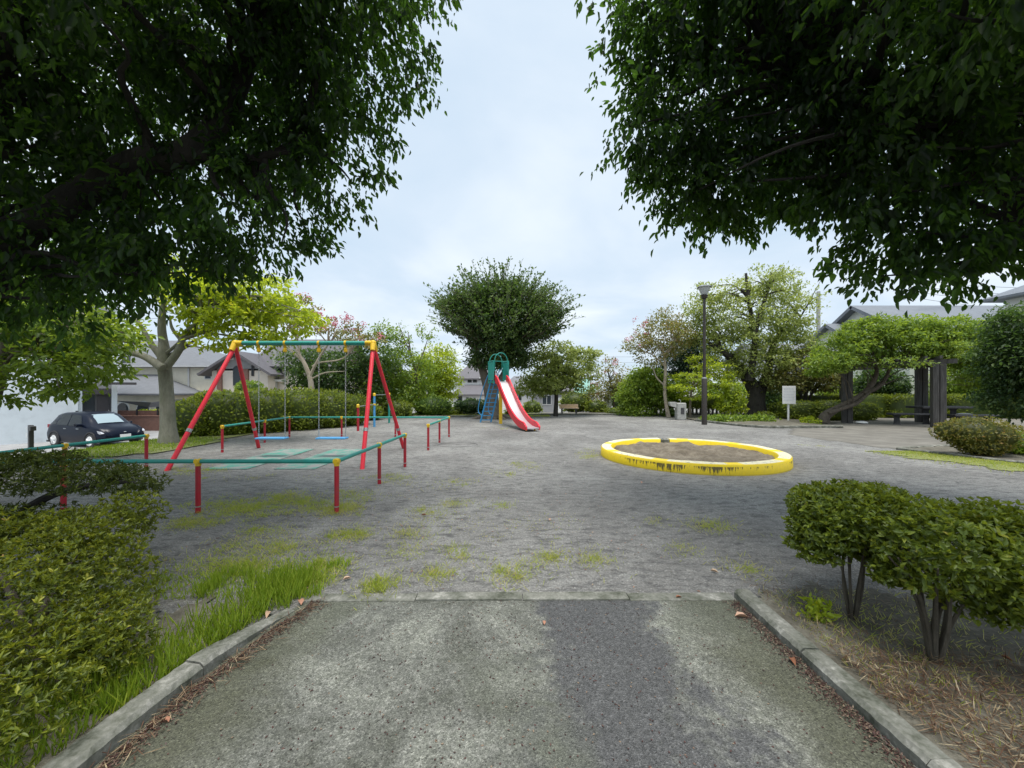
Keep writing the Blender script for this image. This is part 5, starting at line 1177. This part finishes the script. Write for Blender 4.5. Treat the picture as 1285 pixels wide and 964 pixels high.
# ---------------------------------------------------------------- hedges and shrubs
def wb(l): return [tuple(b) for b in l]
bush('clipped_hedge', 'long rounded clipped hedge running behind the swing rails', wb([(-9.9, 13.2, .65, 1.0, .9, .85), (-9.1, 14.0, .72, 1.1, .9, .85), (-8.3, 14.9, .72, 1.1, .9, .85), (-7.6, 15.8, .68, 1.0, .9, .82), (-7.1, 16.7, .62, .9, .8, .72), (-10.4, 12.7, .55, .7, .7, .72)]), 15000, .10, M['l_hedge'], 'hedge', .75, core=.88, lump=.05, up=.5)
for i, (x, y0_, rx, ry, Yy, lab, m_, nn_) in enumerate((
    (452, 517, 26, 11, 19.5, 'low bright yellow-green shrub behind the red bar post', 'l_hedge', 2200), (497, 514, 19, 12, 21.2, 'rounded clipped shrub behind the green bar post', 'l_hedge', 1800),
    (543, 510, 24, 14, 22.5, 'leafy fresh green shrub left of the white house', 'l_mid', 2200), (591, 510, 20, 9.5, 24, 'rounded dark shrub before the white house', 'l_dark', 2000), (565, 516, 14, 6, 23.8, 'tiny pale shrub between the larger ones before the white house', 'l_hedge', 700),
    (646, 517, 12, 6, 23.5, 'small bright shrub at the foot of the central tree', 'l_hedge', 700), (668, 512, 12, 9, 27, 'pale green shrub behind the slide foot', 'l_hedge', 700), (722, 505, 20, 14, 27, 'tall pale green shrub behind the wooden bench', 'l_hedge', 1600),
    (748, 511, 13, 9, 26, 'square-cut green shrub right of the wooden bench', 'l_hedge', 900), (775, 517, 18, 5, 25.5, 'low green shrub under the russet tree', 'l_hedge', 900), (845, 519, 14, 5, 22.2, 'low leafy shrub at the foot of the pale curved trunk', 'l_mid', 800),
    (985, 515, 22, 9, 21.2, 'low clipped shrub right of the big trunk', 'l_hedge', 1300), (960, 522, 12, 5, 20.2, 'small clipped shrub at the base of the big trunk', 'l_hedge', 700))):
    b_ = pxblobs([(x, y0_, rx, ry), (x-rx*.4, y0_+1, rx*.6, ry*.8, .1), (x+rx*.45, y0_+1, rx*.6, ry*.75, -.1)], Yy, .8)
    bush('shrub', lab, b_, nn_, .13, M[m_], core=.85, group='small shrubs round the playground', lump=.1)
bush('box_hedge', 'long low box-cut hedge behind the pergola', wb([(16.6, 21.3, .6, 1.6, .5, .62), (19.2, 21.3, .6, 1.7, .5, .66), (22, 21.1, .62, 1.8, .5, .66), (25, 20.9, .62, 1.8, .5, .66), (27.6, 20.7, .6, 1.6, .5, .62)]), 13000, .10, M['l_hedge'], 'hedge', .35, core=.93, lump=.02, jit=.04, up=.6)
bush('low_hedge', 'knee-high clipped hedge with lumpy end left of the pergola posts', wb([(14.6, 19.6, .5, 1.0, .6, .5), (16.0, 19.3, .5, .9, .6, .52), (17.4, 19.4, .45, .9, .6, .48)]), 5200, .09, M['l_hedge'], 'hedge', .7, core=.9, lump=.06)
bush('back_hedge', 'narrow clipped hedge behind the lamp and fountain', wb([(9.8, 23.5, .75, 1.3, .4, .35), (12.0, 23.4, .75, 1.4, .4, .35)]), 3200, .10, M['l_hedge'], 'hedge', .5, core=.9, lump=.04)
hs = thing('stake_fence', 'row of short dark stakes under the back hedge', 'fence', (8.6, 23.0, 0))
for k in range(22): MB().box(k*.24, k*.24+.1, 0, .08, 0, .42+.03*math.sin(k*2.3)).build('stake', M['pergola'], hs)
g0 = gp(1230, 572)
bush('rounded_shrub', 'rounded russet-tipped shrub alone in the bed near the pergola', wb([(10.45, 8.75, .52, .52, .5, .42), (10.9, 8.75, .45, .5, .45, .36), (10.1, 8.85, .55, .3, .35, .25), (10.6, 8.7, .25, .45, .4, .25)]), 8000, .05, M['l_red'], core=.8, jit=.13, lump=.1, whorl=3, bottom=.02, base=(10.5, 8.75, 0))
bush('rounded_shrub', 'low green shrub behind the russet-tipped one at the right edge', wb([(11.9, 8.9, .28, .6, .5, .28)]), 3500, .05, M['l_mid'], core=.8, jit=.13, whorl=3, bottom=.02)
bush('garden_shrubs', 'grey-green shrub row against the pale rendered house wall', wb([(-25.5, 19.6, -.6, 1.6, .5, .55), (-23.6, 19.5, -.6, 1.2, .5, .5), (-28.2, 19.6, -.75, 1.6, .5, .4)]), 3600, .14, leafmat('grey_green_leaf', G((.06, .10, .06), (.14, .2, .12)), (.2, .3, .15), .2), 'shrub', core=.85, jit=.2, lump=.15)
bush('potted_greens', 'fresh green plants above the brick garden wall', pxblobs([(182, 520, 12, 5), (195, 519, 8, 4)], 25, .6), 500, .16, M['l_yel'], 'shrub', core=.7)
bush('tall_garden_shrub', 'grey-green shrub between the gabled house and the clipped hedge', pxblobs([(312, 488, 16, 9)], 22, .8), 900, .14, M['l_mid'], 'shrub', core=.85)
# sapling-like weed patch in the far bed
for k, (x, y, rx, lab) in enumerate(((905, 524, 16, 'left patch of leafy ground weeds at the lamp foot'), (930, 521, 24, 'middle patch of leafy ground weeds before the big trunk'), (962, 523, 20, 'patch of leafy weeds left of the white board'), (1013, 534, 10, 'bright weed clump on the kerb below the white board'))):
    Yw = 17.9 if k < 3 else 17.3; pw_ = px(x, y, Yw)
    bush('weed_patch', lab, [(pw_.x, Yw+(.5 if k < 3 else -.1), .1, rx/F*Yw, .6 if k < 3 else .3, .2)], 900 if k < 3 else 420, .13, M['l_mid' if k < 3 else 'l_yel'], 'weeds', core=0, jit=.4, lump=.2, base=(pw_.x, Yw, 0), group='weeds in the tree bed')

# ---------------------------------------------------------------- near shrubs
RNG = np.random.default_rng(77)
def st(*p): return [tuple(q) for q in p]
bush('azalea_shrub', 'broad yellow-green azalea filling the lower left corner beside the kerb', wb([(-2.68, 2.25, .34, .55, .42, .33), (-3.0, 2.6, .44, .5, .34, .28), (-2.95, 1.9, .34, .75, .5, .32), (-2.16, 1.95, .20, .34, .36, .21), (-3.6, 2.3, .44, .8, .6, .36), (-2.3, 1.5, .20, .5, .4, .24), (-2.78, 2.78, .60, .22, .2, .15), (-2.5, 2.0, .5, .2, .16, .10), (-3.1, 2.0, .62, .22, .2, .12)]),
     88000, .028, M['l_azalea'], core=0, jit=.42, lump=.1, simple=False, whorl=5, bottom=.04, lw=.36, base=(-2.6, 2.2, 0), up=.3,
     stems=[([(-2.75, 2.2, 0), (-2.7, 2.25, .3), (-2.7, 2.4, .5)], [.03, .02, .008]), ([(-2.7, 2.2, 0), (-3, 2.3, .3), (-3.3, 2.4, .6)], [.03, .02, .01])], bmat=M['b_brown'])
bush('yew_shrub', 'dark flat-branched yew leaning out behind the azalea', wb([(-3.75, 3.15, .80, .55, .4, .12), (-3.25, 3.1, .80, .42, .3, .10), (-4.4, 3.2, .82, .7, .5, .14), (-3.9, 2.9, .52, .5, .35, .10), (-3.0, 3.05, .74, .25, .2, .07), (-4.6, 3.0, .5, .6, .4, .14), (-4.0, 3.2, .92, .4, .3, .08), (-3.4, 2.85, .45, .3, .25, .08)]),
     30000, .034, M['l_yew'], core=0, jit=.45, lump=.12, simple=False, whorl=6, lw=.26, base=(-4.4, 3.2, 0), bottom=.1,
     stems=[([(-4.4, 3.2, 0), (-4.1, 3.15, .4), (-3.7, 3.1, .66), (-3.2, 3.08, .76), (-2.9, 3.05, .76)], [.05, .04, .03, .02, .006]), ([(-4.4, 3.2, 0), (-4.5, 3.2, .5), (-4.7, 3.2, .8)], [.05, .03, .01]), ([(-4.1, 3.15, .4), (-3.7, 2.95, .46), (-3.3, 2.85, .46)], [.03, .015, .006])], bmat=M['b_black'])
def twigs(x, y, n, r, z0, z1, s0=.02):
    out = []
    for k in range(n):
        a = 2*PI*k/n+random.uniform(-.3, .3); rr = r*random.uniform(.4, 1)
        out.append(([(x+.015*math.cos(a), y+.015*math.sin(a), 0), (x+.05*math.cos(a), y+.05*math.sin(a), z0), (x+rr*.4*math.cos(a), y+rr*.4*math.sin(a), lerp(z0, z1, .6)), (x+rr*.75*math.cos(a), y+rr*.75*math.sin(a), z1)], [s0, s0*.8, s0*.5, .004]))
    return out
bush('leafy_shrub', 'flat-topped leafy shrub on a thin stem, farther of the two at the right kerb', wb([(2.24, 2.62, .70, .34, .30, .155), (2.02, 2.55, .58, .18, .2, .12), (2.5, 2.75, .68, .3, .26, .15), (2.0, 2.5, .47, .13, .14, .05), (2.4, 2.5, .45, .2, .16, .07)]), 19000, .034, M['l_glossy'], core=0, jit=.45, lump=.2, simple=False, whorl=4, lw=.48, base=(2.23, 2.5, 0), up=.25,
     stems=twigs(2.23, 2.52, 7, .3, .22, .62, .010), bmat=M['b_shrub'], group='leafy shrubs by the right kerb')
bush('leafy_shrub', 'wide leafy shrub on a stout split trunk, nearer of the two at the right kerb', wb([(2.42, 2.22, .66, .38, .34, .20), (2.72, 2.2, .62, .4, .34, .21), (2.3, 2.1, .56, .2, .2, .13), (3.0, 2.35, .60, .34, .34, .2), (2.75, 1.95, .52, .36, .24, .15), (2.62, 2.05, .36, .24, .16, .06), (2.95, 2.2, .38, .3, .2, .07), (2.2, 2.2, .44, .16, .14, .05)]), 31000, .036, M['l_glossy'], core=0, jit=.45, lump=.2, simple=False, whorl=4, lw=.48, base=(2.33, 2.1, 0), up=.25,
     stems=twigs(2.33, 2.12, 9, .4, .2, .6, .014)+[([(2.36, 2.15, 0), (2.4, 2.17, .25), (2.6, 2.2, .5)], [.022, .016, .01])], bmat=M['b_shrub'], group='leafy shrubs by the right kerb')
RNG = np.random.default_rng(78)
bush('seedling', 'small bright green seedling at the stem of the farther leafy shrub', wb([(1.98, 2.5, .07, .09, .08, .07)]), 130, .045, M['l_yel'], 'weeds', core=0, jit=.4, simple=False, lw=.5)

# ---------------------------------------------------------------- grass, straw and litter
def blades(name, x, y, hgt, mat, var, lean=.5, w=.006, label=None):
    n = len(x); z = np.array([H(a, b) for a, b in zip(x, y)]) if len(x) < 200000 else 0
    pos = np.stack([x, y, z+.0], 1); d = rdir(n); ax = np.stack([d[:, 0]*lean, d[:, 1]*lean, np.ones(n)], 1); nr = rdir(n); nr[:, 2] *= .3
    o = leaf_mesh(name, pos, ax, nr, hgt, w, var, mat, None, fold=0, simple=False); o['kind'] = 'stuff'
    if label: o['label'] = label
    return o
def tuft_xy(cx, cy, n, s): return cx+RNG.normal(size=n)*s, cy+RNG.normal(size=n)*s
X_, Y_, H_, V_ = [], [], [], []
def addt(x, y, h, v): X_.append(x); Y_.append(y); H_.append(h); V_.append(v)
# long grass between azalea and path
n = 2400; t = RNG.uniform(0, 1, n); yy = 1.75+t*1.35; xr = np.where(yy < 2.62, -1.80+(yy-1.7)*.22, -1.5-(yy-2.62)*.15)
xx = xr-np.abs(RNG.normal(size=n))*.2-.02; addt(xx, yy, RNG.uniform(.03, .17, n), RNG.uniform(.2, 1, n))
for k in range(38):
    a = RNG.uniform(-2.35, -1.42); b = RNG.uniform(2.72, 3.3); x, y = tuft_xy(a, b, 34, .03); addt(x, y, RNG.uniform(.05, .15, 34)*(1 if b < 3 else .6), RNG.uniform(.2, 1, 34))
n = 1400; addt(RNG.uniform(-2.6, -1.85, n), RNG.uniform(1.3, 2.0, n), RNG.uniform(.05, .14, n), RNG.uniform(.1, .8, n))
n = 2600; a_ = RNG.uniform(0, 1, n); xx = -2.9+a_*1.5; yy = 2.75+np.abs(RNG.normal(size=n))*.45; addt(xx, yy, RNG.uniform(.015, .07, n)*np.exp(-(yy-2.75)), RNG.uniform(.4, 1, n))
x = np.concatenate(X_); y = np.concatenate(Y_)
blades('grass_fringe', x, y, np.concatenate(H_), M['l_grass'], np.concatenate(V_), .45, .007, 'long bright grass along the left kerb and the path corner')
X_, Y_, H_, V_ = [], [], [], []
PT = [(300, 640, 60, 10, 34, .05), (360, 628, 50, 10, 30, .045), (420, 640, 26, 8, 22, .05), (440, 622, 20, 6, 8, .045), (250, 655, 40, 8, 14, .04), (340, 690, 60, 10, 12, .045), (300, 712, 70, 12, 16, .06), (440, 672, 22, 5, 10, .05), (400, 708, 25, 8, 8, .05),
      (330, 668, 50, 6, 8, .035), (475, 738, 8, 6, 6, .07), (548, 722, 7, 4, 4, .06), (645, 720, 14, 6, 7, .05), (690, 700, 13, 5, 6, .04), (745, 702, 9, 4, 4, .045), (892, 661, 11, 3, 6, .05), (512, 672, 6, 4, 3, .06), (567, 690, 6, 3, 2, .04), (582, 698, 5, 3, 2, .04),
      (655, 585, 22, 6, 9, .03), (640, 595, 16, 4, 4, .03), (740, 572, 12, 6, 9, .04), (570, 605, 25, 8, 4, .04), (575, 632, 20, 5, 4, .04), (625, 636, 12, 3, 3, .04), (490, 600, 26, 6, 8, .04), (530, 640, 30, 8, 4, .04), (935, 716, 8, 4, 3, .05), (820, 655, 10, 4, 2, .03), (860, 690, 10, 5, 2, .04), (640, 535, 40, 4, 6, .03), (500, 690, 40, 12, 6, .03), (620, 665, 120, 22, 8, .02),
      (1010, 560, 30, 3, 2, .03), (560, 650, 90, 25, 6, .025), (395, 725, 25, 8, 10, .06), (260, 590, 22, 4, 6, .04), (325, 600, 60, 3, 3, .03), (230, 592, 14, 4, 5, .05)]
for cx, cy, rx, ry, nt_, hh in PT:
    for k in range(int(nt_*2.1)):
        g = gp(cx+RNG.normal()*rx*.5, max(498, cy+RNG.normal()*ry*.5)); m_ = int(RNG.integers(16, 46)); s = RNG.uniform(.02, .16)
        x, y = tuft_xy(g.x, g.y, m_, s); addt(x, y, hh*RNG.uniform(.4, 1.4, m_), np.clip(RNG.uniform(0, .5)+RNG.uniform(0, .5, m_), 0, 1))
x = np.concatenate(X_); y = np.concatenate(Y_)
blades('grass_tufts', x, y, np.concatenate(H_), M['l_dry'], np.concatenate(V_), 1.4, .005, 'scattered dry and green grass tufts in the gravel')
# lawns
n = 26000; x = RNG.uniform(-14.5, -8.4, n); y = RNG.uniform(8.4, 20, n)**1.0; k = (x < -8.5-.13*np.abs(y-10)+.2*np.sin(y*2)) & ~((x > -11.2) & (y > 12)); x, y = x[k], y[k]
blades('lawn_slope_grass', x, y, RNG.uniform(.05, .13, len(x)), M['l_grass'], RNG.uniform(0, 1, len(x)), .7, .014, 'short grass on the slope round the pale trunk')
n = 9000; y = RNG.uniform(4.6, 9.4, n); x = np.interp(y, [5.5, 7.8, 9.75], [11.2, 10.4, 9.75])-np.abs(RNG.normal(size=n))*.6-.05; k = x > 8.5+(y-9)*.3; x, y = x[k], y[k]; n = len(x); blades('lawn_verge_grass', x, y, RNG.uniform(.02, .06, n), M['l_dry'], RNG.uniform(0, .8, n), 1., .01, 'thin yellowing grass verge before the shrub bed')
n = 9000; x = RNG.uniform(-12, 2.2, n); y = RNG.uniform(21.7, 24.6, n); blades('lawn_far_grass', x, y, RNG.uniform(.03, .1, n), M['l_dry'], RNG.uniform(0, .7, n), .8, .018, 'short grass strip along the far kerb')
n = 2600; x = 1.8+np.abs(RNG.normal(size=n))*.7; y = RNG.uniform(1.2, 2.85, n); blades('bed_grass', x, y, RNG.uniform(.02, .08, n), M['l_dry'], RNG.uniform(.1, 1, n), 1.1, .004, 'sparse dry grass on the soil of the right bed')
def litter(name, x, y, ln, wd, mat, label, z=.006, flat=.25, simple=False, jz=.01):
    n = len(x); zz = np.array([H(a, b) for a, b in zip(x, y)])+z+RNG.uniform(0, jz, n)
    d = rdir(n); ax = np.stack([d[:, 0], d[:, 1], d[:, 2]*flat], 1); nr = np.stack([d[:, 1]*.2, d[:, 2]*.25, np.ones(n)], 1)
    o = leaf_mesh(name, np.stack([x, y, zz], 1), ax, nr, ln*RNG.uniform(.6, 1.3, n), wd, RNG.uniform(0, 1, n), mat, None, fold=.35, simple=simple); o['kind'] = 'stuff'; o['label'] = label; return o
n = 5200; y = RNG.uniform(.9, 2.15, n); x = 1.80+RNG.uniform(0, 1, n)**1.2*1.5; litter('dead_grass_litter', x, y, .085, .004, M['l_straw'], 'matted dead grass over the soil of the right bed', .03, .3, True, .03)
n = 1500; y = RNG.uniform(.9, 2.95, n); x = 1.8+np.abs(RNG.normal(size=n))*.45; litter('dry_straw_litter', x, y, .07, .0035, M['l_straw'], 'dry straw strewn beside the right kerb', .04, .3, True, .02)
n = 5200; y = RNG.uniform(.9, 2.72, n); s = RNG.integers(0, 2, n); xr = 1.595-np.abs(RNG.normal(size=n))*.05; xl = np.interp(y, [1.3, 1.9, 2.4, 2.62], [-1.66, -1.61, -1.50, -1.42])+np.abs(RNG.normal(size=n))*.05
litter('mulch_litter', np.where(s == 0, xr, xl), y, .016, .006, M['l_mulch'], 'brown leaf crumbs gathered along both kerbs', .009, .3, True, .008)
n = 1800; gx = RNG.uniform(-4, 6, n); gy = RNG.uniform(2.8, 9, n); litter('twig_litter', gx, gy, .035, .004, M['l_mulch'], 'fine dark twigs scattered over the gravel', .006, .1, True, .004)
n = 900; litter('crumb_litter', RNG.uniform(-1.55, 1.6, n)*RNG.uniform(.5, 1, n), RNG.uniform(1.3, 2.8, n), .013, .008, M['l_mulch'], 'dark specks on the concrete path', .008, .1, True, .003)
# fallen leaves: each one can be picked out, so each is a thing
FL = [(848, 752, 'orange fallen leaf on the flush strip of the path'), (690, 655, 'brown fallen leaf on the gravel in the middle distance'), (1040, 775, 'pinkish fallen leaf lying just inside the right bed'), (1255, 838, 'pale fallen leaf on the soil under the nearer leafy shrub'),
      (430, 730, 'pink fallen leaf on the gravel by the path corner'), (378, 762, 'first pink fallen leaf in the corner of the path and left kerb'), (366, 756, 'second pale fallen leaf tucked against the end of the left kerb'), (891, 718, 'small orange fallen leaf on the gravel before the path'), (805, 612, 'red fallen leaf on the gravel before the sandpit'),
      (212, 910, 'tan fallen leaf on the path beside the left kerb'), (992, 829, 'cream fallen leaf beside the right kerb on the path'), (922, 776, 'small pale fallen leaf on the path near the right kerb end'), (683, 787, 'pink fleck of a fallen leaf in the middle of the path'), (535, 648, 'cream fallen leaf on the gravel left of centre'), (340, 770, 'brown curled leaf at the tip of the left kerb')]
for i, (x, y, lab) in enumerate(FL):
    g = gp(x, y); s = .022+.010*(i % 3); a = i*1.7
    if 1.75 < g.x: g.z = .05
    P_ = np.array([[0., 0., 0.]]); o = leaf_mesh('fallen_leaf', P_, np.array([[math.cos(a), math.sin(a), .12]]), np.array([[.1*math.sin(a), .15, 1.]]), s*2, s, [.35+.6*((i*37) % 10)/10], M['l_fall'], None, fold=.5)
    o.location = (g.x, g.y, g.z+.014); tag(o, lab, 'leaf', 'fallen leaves on path and gravel')
for x, Yb, w_, lab, mt in ((800, 31, 30, 'dark tree mass left of the pine beyond the kerb', 'l_dark'), (905, 30, 26, 'mid green tree behind the back hedge', 'l_mid'), (975, 28, 24, 'dark green tree between the big trunk and the long-roofed house', 'l_dark'), (1070, 26, 36, 'green garden tree before the ivory house', 'l_mid')):
    tree('garden_tree', lab, [[gb_(x, Yb)]+pts([(x, 495), (x, 480)], Yb)], [[.14, .1, .05]], pxblobs([(x, 490, w_, 14), (x-w_*.6, 497, w_*.6, 11), (x+w_*.6, 495, w_*.6, 12), (x, 505, w_*1.2, 9)], Yb, .7), 330, 22, .4, .17, M[mt], M['b_brown'], nl=12)

n = 420; y = RNG.uniform(.9, 2.7, n); x = np.interp(y, [1.3, 1.9, 2.4, 2.62], [-1.66, -1.61, -1.50, -1.42])+np.abs(RNG.normal(size=n))*.05
litter('kerb_straw_litter', x, y, .09, .004, M['l_straw'], 'dry stalks lying in the gutter of the left kerb', .012, .15, True, .02)
n = 340; x = RNG.uniform(-4.2, 1.5, n); y = RNG.uniform(2.85, 6.2, n)
litter('dead_leaf_litter', x, y, .022, .011, M['l_fall'], 'small faded leaf scraps scattered over the gravel', .006, .15, False, .006)
